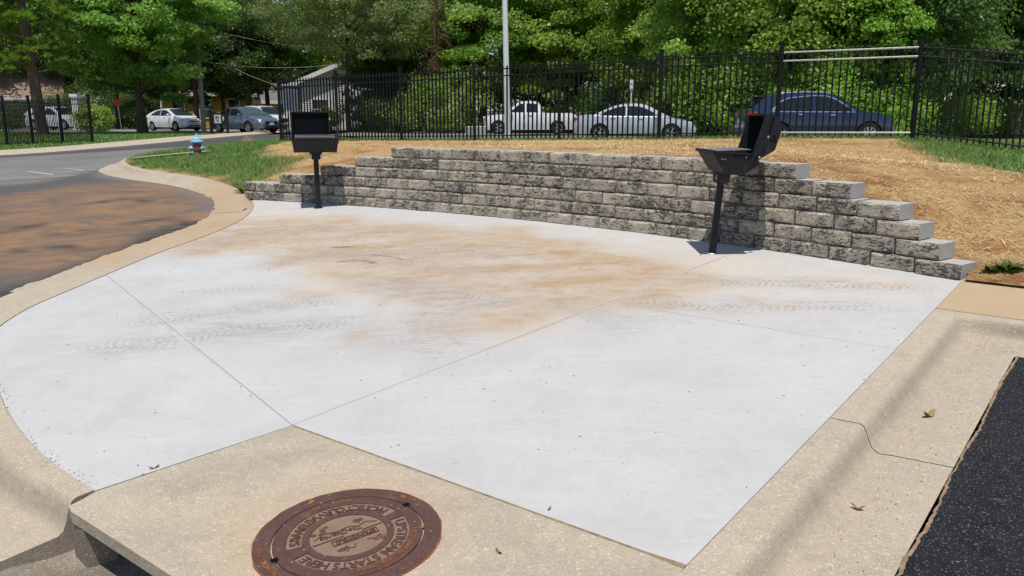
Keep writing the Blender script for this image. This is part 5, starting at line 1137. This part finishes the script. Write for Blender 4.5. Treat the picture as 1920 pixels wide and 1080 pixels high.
# ================================================================== POLES, SIGNS, HOUSES
def gp_(px, Z): p = at(px, 250, Z); return np.array([p[0], p[1], float(G(p[0], p[1]))])
p = at(952, 253, 21.6); pz = hill(p[0], p[1])[0]
m = MB(); m.tube([(0, 0, -.2), (0, 0, .9), (-.005, 0, 3), (-.03, 0, 7)], [.080, .080, .072, .055], 20); pl = m.build('light_pole', MAT['pole'], None, True); pl.location = (p[0], p[1], pz); pl.rotation_euler = (0, R(-1.0), 0); tag(pl, 'tall bare aluminium pole rising out of view just behind the fence', 'pole')
p = gp_(383, 50); m = MB(); m.tube([(0, 0, -.3), (0, 0, 9)], [.15, .11], 12); pl = m.build('utility_pole', MAT['wood_pole'], None, True); pl.location = p; tag(pl, 'weathered grey utility pole between the white hatchback and the slate sedan', 'utility pole'); up = p
for k, (z, px, py, Z) in enumerate([(5.1, 560, 172, 40), (4.3, 640, 120, 42), (6.4, 620, 90, 50)]):
    a = Vector(up) + Vector((0, 0, z)); b_ = Vector(at(px, py, Z)); m = MB(); m.tube([a.lerp(b_, t) - Vector((0, 0, 1.2 * t * (1 - t))) for t in np.linspace(0, 1, 12)], .008, 5); o = m.build('overhead_wire', MAT['util'])
    tag(o, ['lowest wire running right from the utility pole', 'second lowest wire running right from the utility pole', 'topmost wire running right from the utility pole'][k], 'wire', 'overhead wires')
# hanging sign on posts before the slate sedan
c0 = gp_(397, 43.2); c1_ = gp_(427.5, 42.2); dv = Vector(c1_ - c0); L = dv.length
sg = empty('hanging_sign', c0, math.atan2(dv.y, dv.x), 'black panel sign with a white printed square, standing before the slate sedan', 'sign')
m = MB(); m.box(-.09, .10, -.05, .05, -.2, 1.28); m.build('post', MAT['trim'], sg); m = MB(); m.box(L - .05, L + .05, -.05, .05, -.2, 1.22); m.build('post', MAT['trim'], sg)
m = MB(); m.prism([(.1, 1.22), (.1, .48), (L - .05, .48), (L - .05, .98), (L * .45, 1.12)], 'y', -.02, .02); m.build('panel', MAT['trim'], sg)
m = MB(); m.lathe([(0, 0), (.12, .02), (.13, .2), (.05, .28), (0, .3)], 10, Matrix.Translation((.05, 0, 1.28))); m.build('post_cap', MAT['trim'], sg)
m = MB(); m.box(L * .26, L * .66, -.032, -.02, .56, 1.0); wq = m.build('white_square', MAT['white'], sg)
for s_, z_ in (('BRO', .86), ('TAIL', .69)):
    V, Fc = glyphs(s_, .20 if s_ == 'BRO' else .17, .003); m = MB(); q = Matrix.Translation((L * .46, -.036, z_)) @ Matrix.Rotation(R(90), 4, 'X'); m.add([q @ Vector(v) for v in V], Fc); m.build('lettering', MAT['ink'], wq)['kind'] = 'stuff'
m = MB(); m.prism([(L * .8 + .09 * math.cos(t) * .8, .80 + .13 * math.sin(t)) for t in np.linspace(0, 2 * math.pi, 7)[:-1]], 'y', -.032, -.02); m.build('badge', MAT['white'], sg)
p = gp_(229, 62); st = empty('stop_sign', p, R(42), 'small dark red octagon sign on a thin post left of the maple', 'street sign')
m = MB(); m.tube([(0, 0, -.2), (-.12, 0, 2.0)], .03, 8); m.build('post', MAT['steel'], st)
m = MB(); m.prism([(-.13 + .29 * math.cos(R(22.5 + 45 * k)), 2.05 + .29 * math.sin(R(22.5 + 45 * k))) for k in range(8)], 'y', -.05, -.04); m.build('panel', MAT['sign_red'], st)
p = np.array(at(1183, 200, 36.0)); gz = float(G(p[0], p[1])); sn = empty('parking_sign', (p[0], p[1], gz), R(-6), 'small white rectangular sign on a thin post behind the silver sedan', 'street sign')
zt = at(1183, 152, 36.0)[2] - gz; m = MB(); m.tube([(0, 0, -.2), (.0, 0, zt)], .03, 8); m.build('post', MAT['white'], sn); m = MB(); m.box(-.15, .15, -.05, -.035, zt - .42, zt + .04, ch=.004); pn = m.build('panel', MAT['white'], sn)
m = MB(); m.box(-.06, .04, -.056, -.05, zt - .16, zt - .12); m.box(-.09, .08, -.056, -.05, zt - .385, zt - .355); m.build('print', MAT['ink'], pn)
for px, wd_, lb in ((880, .26, 'leftmost of the three low pale green utility boxes behind the fence'), (890.5, .22, 'middle one of the three low pale green utility boxes behind the fence'), (903, .28, 'rightmost of the three low pale green utility boxes behind the fence')):
    p = at(px, 250, 27); gz = float(G(p[0], p[1])); h_ = at(px, 236.5, 27)[2] - gz; m = MB(); m.box(-wd_ / 2, wd_ / 2, -.12, .12, -.05, h_, ch=.02); o = m.build('utility_box', MAT['util']); o.location = (p[0], p[1], gz); tag(o, lb, 'utility box', 'utility boxes')

def siding(mb, w_, h_, y, n, M):
    for k in range(n): z0, z1 = h_ * k / n, h_ * (k + 1) / n; mb.add([M @ Vector(v) for v in ((0, y - .035, z0), (w_, y - .035, z0), (w_, y - .005, z1), (0, y - .005, z1), (0, y, z0), (w_, y, z0))], [(0, 1, 2, 3), (4, 5, 1, 0)])
def house(name, loc, rz, W, D, Hh, rise, wallm, roofm, label, wins, gable_front=True, rows=16, over=.4):
    h = empty(name, loc, rz, label, 'house'); I = Matrix.Identity(4)
    m = MB()
    if gable_front: m.prism([(0, -.5), (W, -.5), (W, Hh), (W / 2, Hh + rise), (0, Hh)], 'y', 0, D)
    else: m.prism([(0, -.5), (D, -.5), (D, Hh), (D / 2, Hh + rise), (0, Hh)], 'x', 0, W)
    wl = m.build('wall', MAT[wallm], h)
    m = MB(); siding(m, W, Hh, -.001, rows, I)
    if gable_front:
        n = 6
        for k in range(n):
            f0, f1 = k / n, (k + 1) / n; z0, z1 = Hh + rise * f0, Hh + rise * f1; m.add([(W / 2 * f0, -.036, z0), (W - W / 2 * f0, -.036, z0), (W - W / 2 * f1, -.006, z1), (W / 2 * f1, -.006, z1)], [(0, 1, 2, 3)])
    sdg = m.build('siding', MAT[wallm], wl); sdg['kind'] = 'stuff'
    m = MB(); t = .16
    if gable_front:
        k_ = rise / (W / 2)
        for s in (0, 1):
            xa, xb = (-over, W / 2) if s == 0 else (W / 2, W + over); za, zb2 = (Hh - over * k_, Hh + rise) if s == 0 else (Hh + rise, Hh - over * k_)
            m.prism([(xa, za + .01), (xb, zb2 + .01), (xb, zb2 + t), (xa, za + t)], 'y', -over, D + over)
    else:
        k_ = rise / (D / 2)
        m.prism([(-over, Hh - over * k_ + .01), (D / 2, Hh + rise + .01), (D / 2, Hh + rise + t), (-over, Hh - over * k_ + t)], 'x', -over, W + over); m.prism([(D / 2, Hh + rise + .01), (D + over, Hh - over * k_ + .01), (D + over, Hh - over * k_ + t), (D / 2, Hh + rise + t)], 'x', -over, W + over)
    rf = m.build('roof', MAT[roofm], h)
    m = MB()
    if gable_front:
        for s in (0, 1):
            xa, xb = (-over, W / 2) if s == 0 else (W / 2, W + over); k_ = rise / (W / 2); za, zb2 = (Hh - over * k_, Hh + rise) if s == 0 else (Hh + rise, Hh - over * k_); m.prism([(xa, za - .18), (xb, zb2 - .18), (xb, zb2 + .17), (xa, za + .17)], 'y', -over - .05, -over - .003)
    else: m.box(-over, W + over, -over - .04, -over - .003, Hh - over * k_ - .16, Hh - over * k_ + .17)
    m.build('fascia', MAT['trim_white'], rf)
    for x0, x1 in ((-.06, .09), (W - .09, W + .06)): m = MB(); m.box(x0, x1, -.065, -.002, 0, Hh - .02); m.build('corner_board', MAT['trim_white'], wl)
    for x, z, ww, hh in wins:
        m = MB()
        for a, b, c, d in ((x - .1, x, z - .1, z + hh + .1), (x + ww, x + ww + .1, z - .1, z + hh + .1), (x + .002, x + ww - .002, z + hh, z + hh + .1), (x + .002, x + ww - .002, z - .1, z), (x + .002, x + ww - .002, z + hh / 2 - .03, z + hh / 2 + .03)): m.box(a, b, -.10, -.03, c, d)
        wf = m.build('window', MAT['trim_white'], h); m = MB(); m.box(x + .003, x + ww - .003, -.055, -.045, z + .002, z + hh - .002); m.build('pane', MAT['pane'], wf)
    return h
def hpos(px, Z): p = at(px, 240, Z); return (p[0], p[1], float(G(p[0], p[1])) - .05)
house('house', hpos(308, 76), R(16), 8.2, 8, 3.4, 2.4, 'siding_yellow', 'roof_dark', 'yellow clapboard house behind the maple and the white hatchback', [(1.15, 1.2, .75, 1.5), (3.3, 1.0, 1.0, 1.6), (5.9, 1.2, 1.0, 1.5)], False)
hw_house = house('house', hpos(556, 62), R(8), 8.2, 10, 3.5, 1.75, 'siding_white', 'roof_grey', 'white sided gabled house seen through the left part of the fence', [(5.1, 1.5, 1.25, 1.55), (1.4, .9, 1.1, 1.4)], True, rows=22)
m = MB(); m.box(7.9, 8.35, -.5, -.05, 0, 2.6); m.build('chimney', MAT['brick'], hw_house)
house('house', hpos(-125, 74), R(22), 10.5, 9, 2.9, 2.9, 'brick', 'roof_brown', 'house with a big pinkish brown roof behind the pine at far left', [(3, .9, 1.2, 1.3), (6.5, .9, 1.2, 1.3)], False)
house('house', hpos(470, 84), R(10), 7, 8, 2.8, 2.0, 'siding_white', 'roof_grey', 'pale grey roofed house far behind the white car', [(2.2, .9, 1.3, 1.2), (4.8, .9, 1.0, 1.2)], False)
sh = empty('storage_shed', hpos(535, 56), R(6), 'narrow shed with blue-grey upper and white lower wall, just inside the left fence end', 'shed')
m = MB(); m.box(0, .95, 0, 1.6, 0, 1.55); m.build('lower_wall', MAT['trim_white'], sh); m = MB(); m.box(-.05, 1.0, -.05, 1.65, 1.553, 3.1); m.build('upper_wall', MAT['bluegrey'], sh); m = MB(); m.box(-.12, 1.07, -.12, 1.72, 3.103, 3.22); m.build('roof', MAT['trim_white'], sh)
p = hpos(147, 58); m = MB(); m.box(-.22, .22, -.22, .22, 0, 2.6); m.box(-.28, .28, -.28, .28, 0, .2); m.box(-.28, .28, -.28, .28, 2.42, 2.6); o = m.build('porch_post', MAT['trim_white']); o.location = p; tag(o, 'white square post beside the white sport utility vehicle', 'post')
p = at(1905, 215, 52); wf_ = empty('wooden_fence', (p[0] - 1.5, p[1], float(G(p[0], p[1]))), R(-8), 'weathered wooden board fence far off at the right edge', 'fence')
for k in range(22): m = MB(); m.box(k * .16, k * .16 + .145, -.012, .012, .04, 1.75 + .03 * rng.random()); m.build('board', MAT['wood_fence'], wf_)
m = MB(); m.box(0, 3.5, .013, .06, .4, .5); m.box(0, 3.5, .013, .06, 1.3, 1.4); m.build('rail', MAT['wood_fence'], wf_)

# ================================================================== TREES
def leaf_quads(cent, nrm, size, asp=.6, up=.75):
    n = len(cent); v = rng.normal(0, .62, (n, 3)) + nrm * up; v /= np.linalg.norm(v, axis=1)[:, None]; t = np.cross(v, rng.normal(0, 1, (n, 3))); t /= np.linalg.norm(t, axis=1)[:, None]; b_ = np.cross(v, t); s = size * rng.uniform(.65, 1.3, n)[:, None] / 2
    return np.stack([cent - t * s, cent + b_ * s * asp + t * s * .15, cent + t * s, cent - b_ * s * asp + t * s * .15], 1)
def crown_proto(seed, rx_, rz_, zc, nclump, nleaf, lsize, csize, low=-.85, shell=.55, up=(0, -.25, .8), flat=.65, droop=0.0, asp=.6):
    """clump centres fill a lobed crown, thinner inside; each clump is a loose flattened puff of leaves"""
    r_ = np.random.default_rng(seed); d = r_.normal(0, 1, (nclump * 3, 3)); d /= np.linalg.norm(d, axis=1)[:, None]; d = d[d[:, 2] > low][:nclump]
    lob = 1 + .22 * np.sin(3.1 * d[:, 0] + 2.3 * d[:, 1] * 2 + seed) * np.cos(2.7 * d[:, 2] + seed * 1.7) + .12 * np.sin(7 * d[:, 1] + 5 * d[:, 0] + seed)
    rad = (shell + (1 - shell) * r_.random(len(d)) ** .6) * lob; c = d * rad[:, None] * (rx_, rx_, rz_) + (0, 0, zc)
    cs = csize * r_.uniform(.6, 1.4, len(c)); k = np.repeat(np.arange(len(c)), nleaf); n = len(k)
    o = r_.normal(0, 1, (n, 3)); o /= np.linalg.norm(o, axis=1)[:, None]; o *= (r_.random(n) ** .45)[:, None] * cs[k][:, None]; o[:, 2] *= flat; o[:, 2] -= droop * np.hypot(o[:, 0], o[:, 1]) ** 1.3
    P = c[k] + o; out = d[k] * .5 + np.array(up) + o / (cs[k][:, None] + 1e-6) * .6
    ti = np.clip(r_.normal(.58, .2, n) + (r_.random(len(c))[k] - .5) * .6, 0, 1)
    return c, P, out, ti
def build_tree(name, loc, crown, leafm, barkm, label, trunk_r, trunk_h, group, lsize, asp=.6, limbs=14, lean=(0, 0), scale=1.0, rz=0, seed=1):
    c, P, out, ti = crown; t = empty(name, loc, rz, label, 'tree', group); t.scale = (scale,) * 3
    m = MB(); r_ = random.Random(seed); top = max(p[2] for p in c) * .8; n = 8
    path = [Vector((lean[0] * f * f + .12 * math.sin(f * 5 + seed) * f, lean[1] * f * f, f * top - .2)) for f in [i / (n - 1) for i in range(n)]]; m.tube(path, [trunk_r * (1.35 if i == 0 else 1 - .85 * i / (n - 1)) for i in range(n)], 10)
    idx = np.random.default_rng(seed).choice(len(c), min(limbs, len(c)), replace=False)
    for i in idx:
        e = Vector(c[i]); f = max(trunk_h / top, min(.9, (e.z - .28 * math.hypot(e.x, e.y)) / top)); s0 = path[0].lerp(path[-1], f); s0 = Vector((lean[0] * f * f + .12 * math.sin(f * 5 + seed) * f, lean[1] * f * f, f * top - .2)); mid = s0.lerp(e, .5) + Vector((0, 0, .12 * (e - s0).length)); m.tube([s0, mid, e], [trunk_r * .34 * (1 - .5 * f), trunk_r * .2, .012], 6)
    m.build('trunk', MAT[barkm], t, True)
    ob('crown', quads_mesh('crown', leaf_quads(P, out, lsize, asp), MAT[leafm], ti), t); return t
def plant(proto, loc, label, scale=1.0, rz=0.0, sz=None, mat=None):
    t = copy_tree(proto); t.location = loc; t.rotation_euler = (0, 0, rz); t.scale = (scale, scale, sz or scale); t['label'] = label
    if mat:
        for ch in t.children:
            if ch.name.startswith('crown'): ch.material_slots[0].link = 'OBJECT'; ch.material_slots[0].material = MAT[mat]
    return t
def gp(px, Z): p = at(px, 250, Z); return (p[0], p[1], float(G(p[0], p[1])) - .06)
# the maple on the lawn
build_tree('maple_tree', gp(268, 46), crown_proto(3, 4.9, 4.5, 6.9, 190, 330, .2, .95, low=-1, shell=.3, up=(0, -.35, 1.0), flat=.36), 'leaf_maple', 'bark', 'broad green maple on the lawn beside the white hatchback', .27, 2.0, None, .21, limbs=34, seed=3)
# feathery elm leaning over the fence end
cr = crown_proto(11, 5.0, 4.3, 7.9, 230, 260, .15, 1.05, low=-.8, shell=.3, flat=.36, droop=.3, up=(0, -.35, 1.0))
build_tree('elm_tree', gp(655, 50), cr, 'leaf_elm', 'bark', 'wide olive green tree with fine drooping foliage over the left end of the fence', .14, 2.6, None, .16, .45, limbs=30, seed=5)
# woodland prototypes
g_w = 'trees of the wood behind the lot'
wA = build_tree('woodland_tree', gp(905, 54), crown_proto(21, 4.6, 6.2, 7.4, 170, 250, .2, 1.1, low=-.97, shell=.35, up=(0, -.4, .9), flat=.36), 'leaf_wood', 'bark', 'dense dark green tree right behind the tall pole', .25, 2.0, g_w, .22, limbs=18, seed=7)
wB = build_tree('woodland_tree', gp(1085, 53), crown_proto(33, 4.2, 5.6, 7.0, 160, 250, .2, 1.1, low=-.97, shell=.35, droop=.15, up=(0, -.4, .9), flat=.36), 'leaf_vine', 'bark', 'leafy tree rising behind the pickup bed', .24, 2.0, g_w, .23, limbs=18, seed=9)
# vine-hung trees, leaves to the ground
vA = build_tree('vine_covered_tree', gp(1330, 36.5), crown_proto(41, 3.4, 5.4, 5.0, 190, 230, .16, .95, low=-1, shell=.5, droop=.5, up=(0, -.6, .8), flat=.45), 'leaf_vine', 'bark', 'vine hung tree behind the nose of the silver sedan', .2, 1.5, g_w, .17, limbs=14, seed=13)
vB = build_tree('vine_covered_tree', gp(1470, 34.5), crown_proto(52, 3.2, 5.8, 5.2, 190, 230, .16, 1.0, low=-1, shell=.5, droop=.6, up=(0, -.6, .8), flat=.45), 'leaf_vine', 'bark', 'vine hung tree right behind the rear of the navy crossover', .2, 1.5, g_w, .18, limbs=14, seed=15)
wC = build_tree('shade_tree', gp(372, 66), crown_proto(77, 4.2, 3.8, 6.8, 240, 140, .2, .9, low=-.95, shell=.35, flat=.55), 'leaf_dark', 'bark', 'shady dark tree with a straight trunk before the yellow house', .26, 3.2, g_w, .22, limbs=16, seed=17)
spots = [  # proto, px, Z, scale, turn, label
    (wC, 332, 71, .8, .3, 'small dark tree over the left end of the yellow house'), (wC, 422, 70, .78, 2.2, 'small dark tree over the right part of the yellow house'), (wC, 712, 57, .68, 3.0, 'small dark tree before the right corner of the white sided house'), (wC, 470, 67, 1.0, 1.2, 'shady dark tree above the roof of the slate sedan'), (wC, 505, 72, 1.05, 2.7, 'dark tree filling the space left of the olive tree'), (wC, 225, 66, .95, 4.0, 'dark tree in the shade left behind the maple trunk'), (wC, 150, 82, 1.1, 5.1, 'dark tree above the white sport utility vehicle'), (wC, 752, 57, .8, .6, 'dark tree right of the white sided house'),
    (vA, 1600, 34.0, .95, 2.0, 'vine hung tree behind the roof of the navy crossover'), (vB, 1700, 34.5, 1.0, 1.1, 'bright leafy tree behind the nose of the navy crossover'), (vA, 1420, 40.5, 1.35, 3.6, 'taller tree between and behind the sedan and the crossover'),
    (vB, 1255, 43.5, 1.15, 4.1, 'leafy tree right of the small white sign'), (wB, 1570, 42, 1.25, 2.6, 'tall tree topping the vines above the navy crossover'), (wA, 1690, 43, 1.2, 1.0, 'tall dark tree above the fence post right of the crossover'),
    (wA, 1795, 41.5, 1.0, 4.4, 'shady tree right of the tallest fence post'), (wB, 1885, 47, 1.15, 5.2, 'broad tree above the right end of the fence'), (wA, 985, 62, 1.3, 2.2, 'tall tree behind and right of the tall pole'), (wB, 790, 60, 1.15, .7, 'tree behind the bare brown branches'),
    (wA, 1180, 58, 1.3, 3.3, 'tall dark tree behind the small white sign'), (wB, 1340, 56, 1.5, 1.9, 'big tree closing the gap above the silver sedan'), (wA, 1500, 58, 1.5, 5.0, 'big far tree behind the vines left of the bright panel'), (wB, 1640, 60, 1.5, 3.0, 'big far tree behind the vines right of the bright panel'),
    (wA, 1800, 62, 1.5, .4, 'big far tree behind the shady tree at right'), (wA, 1960, 58, 1.4, 2.8, 'big far tree at the right edge'), (wA, 880, 74, 1.5, 4.8, 'big far tree left of the tall pole'), (wB, 720, 78, 1.5, 2.4, 'big far tree behind the white sided house'),
    (wA, 462, 97, 1.35, 3.9, 'dark tree standing between the maple and the olive tree'), (wB, 402, 100, 1.5, 1.3, 'tall tree behind the utility pole'), (wA, 345, 104, 1.7, 2.9, 'big far tree behind the yellow house'), (wB, 225, 96, 1.6, 4.0, 'big far tree behind the maple'),
    (wA, 130, 94, 1.6, .9, 'big tree behind the white sport utility vehicle'), (wB, 20, 100, 1.7, 1.8, 'big tree behind the brown roofed house'), (wA, -80, 78, 1.6, 3.1, 'big tree beyond the left edge'), (wB, -230, 84, 1.6, 1.1, 'second big tree beyond the left edge'), (wA, -400, 80, 1.6, 2.2, 'third big tree beyond the left edge'), (wB, -620, 76, 1.6, 4.2, 'fourth big tree beyond the left edge'), (wA, -880, 70, 1.5, .2, 'farthest left big tree beyond the left edge'), (wB, 2060, 44, 1.2, 2.2, 'tree just beyond the right edge'), (wA, 2230, 42, 1.2, 1.2, 'second tree beyond the right edge'), (wB, 2480, 40, 1.2, 3.2, 'third tree beyond the right edge'), (wB, 600, 96, 1.35, 5.5, 'far tree behind the white gable'), (wB, 1060, 72, 1.6, .2, 'big far tree behind the pickup cab'), (wA, 1250, 74, 1.7, 1.6, 'big far tree behind the small white sign and its neighbours'), (wA, 660, 96, 1.6, .6, 'far tree over the roof ridge of the white gable'), (wB, 300, 104, 1.7, 2.0, 'very far tree over the yellow roof'), (wA, 520, 118, .9, 2.0, 'very far low tree under the gap of sky')]
for pr, px, Z, s, q, lb in spots:
    t_ = plant(pr, gp(px, Z), lb, s, q, mat={1420: 'leaf_elm', 985: 'leaf_maple', 1180: 'leaf_dark', 1700: 'leaf_pale', 1885: 'leaf_pale', 790: 'leaf_elm', 1570: 'leaf_wood', 1795: 'leaf_dark', 1690: 'leaf_elm', 1255: 'leaf_wood', 402: 'leaf_maple', 1340: 'leaf_maple'}.get(px))
# the pine at far left
def pine(loc, label):
    t = empty('pine_tree', loc, 0, label, 'tree'); m = MB(); path = [Vector((-.55 * (z / 12) - .1, 0, z)) for z in np.linspace(-.2, 14, 9)]; m.tube(path, np.linspace(.30, .06, 9), 10); r_ = random.Random(8); P = []; N_ = []
    for k in range(46):
        z = 3.2 + 10.2 * k / 46 + r_.uniform(-.2, .2); a = k * 2.4 + r_.uniform(-.4, .4); L = (1 - (z - 2) / 14.5) * r_.uniform(2.6, 4.6); s0 = Vector((-.55 * z / 12 - .1, 0, z)); d = Vector((math.cos(a), math.sin(a), 0)); e = s0 + d * L + Vector((0, 0, -.10 * L)); mid = s0 + d * L * .5 + Vector((0, 0, .12 * L)); m.tube([s0, mid, e], [.06, .04, .012], 5)
        for q in range(30):
            f = .35 + .65 * r_.random(); c = s0.lerp(mid, f * 2) if f < .5 else mid.lerp(e, f * 2 - 1); c = c + Vector((r_.gauss(0, .32), r_.gauss(0, .32), r_.gauss(.05, .16)))
            for _ in range(44): P.append(c); N_.append(d * .5 + Vector((r_.gauss(0, .7), r_.gauss(0, .7), abs(r_.gauss(.4, .5)))))
    m.build('trunk', MAT['bark_pine'], t, True); P = np.array(P) + rng.normal(0, .03, (len(P), 3)); N_ = np.array(N_); N_ /= np.linalg.norm(N_, axis=1)[:, None]; n = len(P); s = np.cross(N_, rng.normal(0, 1, (n, 3))); s /= np.linalg.norm(s, axis=1)[:, None]; ln = rng.uniform(.16, .28, n)[:, None]
    ob('crown', quads_mesh('crown', np.stack([P - s * .018, P + N_ * ln - s * .004, P + N_ * ln + s * .004, P + s * .018], 1), MAT['needle'], np.clip(rng.normal(.5, .25, n), 0, 1)), t); return t
pine(gp(84, 41), 'tall pine with bright tufted needles at the far left behind the black fence')
# bare brown branches in front of the wood
bb = empty('dead_tree', gp(822, 50), 0, 'bare brown dead branches hanging in a gap of the leafy wood', 'tree', g_w); m = MB(); r_ = random.Random(5)
m.tube([(0, 0, -.2), (.1, 0, 3), (-.1, 0, 6), (.1, 0, 9)], [.16, .13, .09, .04], 8)
for k in range(90):
    z = r_.uniform(2.8, 8.6); a = r_.uniform(0, 6.28); L = r_.uniform(.6, 2.0); s0 = Vector((0, 0, z)); d = Vector((math.cos(a) * .8, math.sin(a) * .8 - .3, r_.uniform(-.7, .3))); e = s0 + d * L; m.tube([s0, s0 + d * L * .5 + Vector((0, 0, .12)), e], [.028, .018, .006], 4)
    for q in range(4): w_ = s0.lerp(e, r_.uniform(.3, 1)); m.tube([w_, w_ + Vector((r_.gauss(0, .4), r_.gauss(0, .4), r_.gauss(-.35, .3)))], [.010, .004], 3)
m.build('branches', MAT['dead'], bb)
# shrubs
def shrub(loc, r_, hgt, n, label, leafm='leaf_wood', seed=1, ls=.14):
    c, P, out, ti = crown_proto(seed, r_, hgt / 2, hgt / 2, n, 70, ls, r_ * .34, low=-.95, shell=.6); t = empty('shrub', loc, 0, label, 'shrub'); m = MB(); rr = random.Random(seed)
    for i in range(5): m.tube([(0, 0, -.05), Vector(c[i % len(c)]) * .6, Vector(c[i % len(c)])], [.03, .02, .008], 5)
    m.build('stem', MAT['bark'], t); ob('foliage', quads_mesh('foliage', leaf_quads(P, out, ls), MAT[leafm], ti), t)
shrub(gp(180, 52), 1.1, 1.75, 60, 'rounded bright green bush right of the far left fence', 'leaf_vine', 61)
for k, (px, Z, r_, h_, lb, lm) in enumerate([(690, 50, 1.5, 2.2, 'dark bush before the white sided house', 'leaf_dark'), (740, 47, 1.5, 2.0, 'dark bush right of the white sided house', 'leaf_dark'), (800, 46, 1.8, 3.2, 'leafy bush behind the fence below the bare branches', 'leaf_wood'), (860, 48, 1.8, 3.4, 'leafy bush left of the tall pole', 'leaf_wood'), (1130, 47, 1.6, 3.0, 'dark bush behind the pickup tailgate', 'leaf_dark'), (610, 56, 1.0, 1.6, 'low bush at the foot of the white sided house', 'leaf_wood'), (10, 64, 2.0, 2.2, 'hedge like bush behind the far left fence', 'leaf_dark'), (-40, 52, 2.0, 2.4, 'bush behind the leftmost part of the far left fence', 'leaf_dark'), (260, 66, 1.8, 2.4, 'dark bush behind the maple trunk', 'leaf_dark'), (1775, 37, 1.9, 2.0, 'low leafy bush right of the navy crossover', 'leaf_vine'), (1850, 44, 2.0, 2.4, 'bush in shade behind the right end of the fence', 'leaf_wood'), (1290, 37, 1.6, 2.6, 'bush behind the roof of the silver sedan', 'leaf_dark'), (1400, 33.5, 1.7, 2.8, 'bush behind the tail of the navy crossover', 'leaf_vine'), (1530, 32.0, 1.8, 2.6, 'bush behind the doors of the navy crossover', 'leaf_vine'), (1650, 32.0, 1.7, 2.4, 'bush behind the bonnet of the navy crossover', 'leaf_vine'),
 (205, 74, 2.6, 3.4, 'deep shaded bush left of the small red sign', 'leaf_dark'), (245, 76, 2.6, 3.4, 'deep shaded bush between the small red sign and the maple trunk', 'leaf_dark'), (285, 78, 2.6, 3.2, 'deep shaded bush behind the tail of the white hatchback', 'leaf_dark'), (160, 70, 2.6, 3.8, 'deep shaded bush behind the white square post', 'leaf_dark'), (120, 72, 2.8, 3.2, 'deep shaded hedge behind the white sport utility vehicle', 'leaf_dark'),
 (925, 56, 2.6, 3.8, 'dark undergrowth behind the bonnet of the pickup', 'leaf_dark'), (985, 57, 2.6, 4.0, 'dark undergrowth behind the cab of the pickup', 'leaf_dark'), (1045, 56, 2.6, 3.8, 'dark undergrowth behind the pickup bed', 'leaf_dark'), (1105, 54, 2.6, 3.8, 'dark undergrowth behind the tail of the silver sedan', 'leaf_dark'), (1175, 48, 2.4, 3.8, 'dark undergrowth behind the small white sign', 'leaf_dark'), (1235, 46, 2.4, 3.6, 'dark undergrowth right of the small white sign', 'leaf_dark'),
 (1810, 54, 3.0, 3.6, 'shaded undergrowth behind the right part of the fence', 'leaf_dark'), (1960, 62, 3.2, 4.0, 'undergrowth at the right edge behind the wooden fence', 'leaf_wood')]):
    shrub(gp(px, Z), r_, h_, 70, lb, lm, 70 + k)
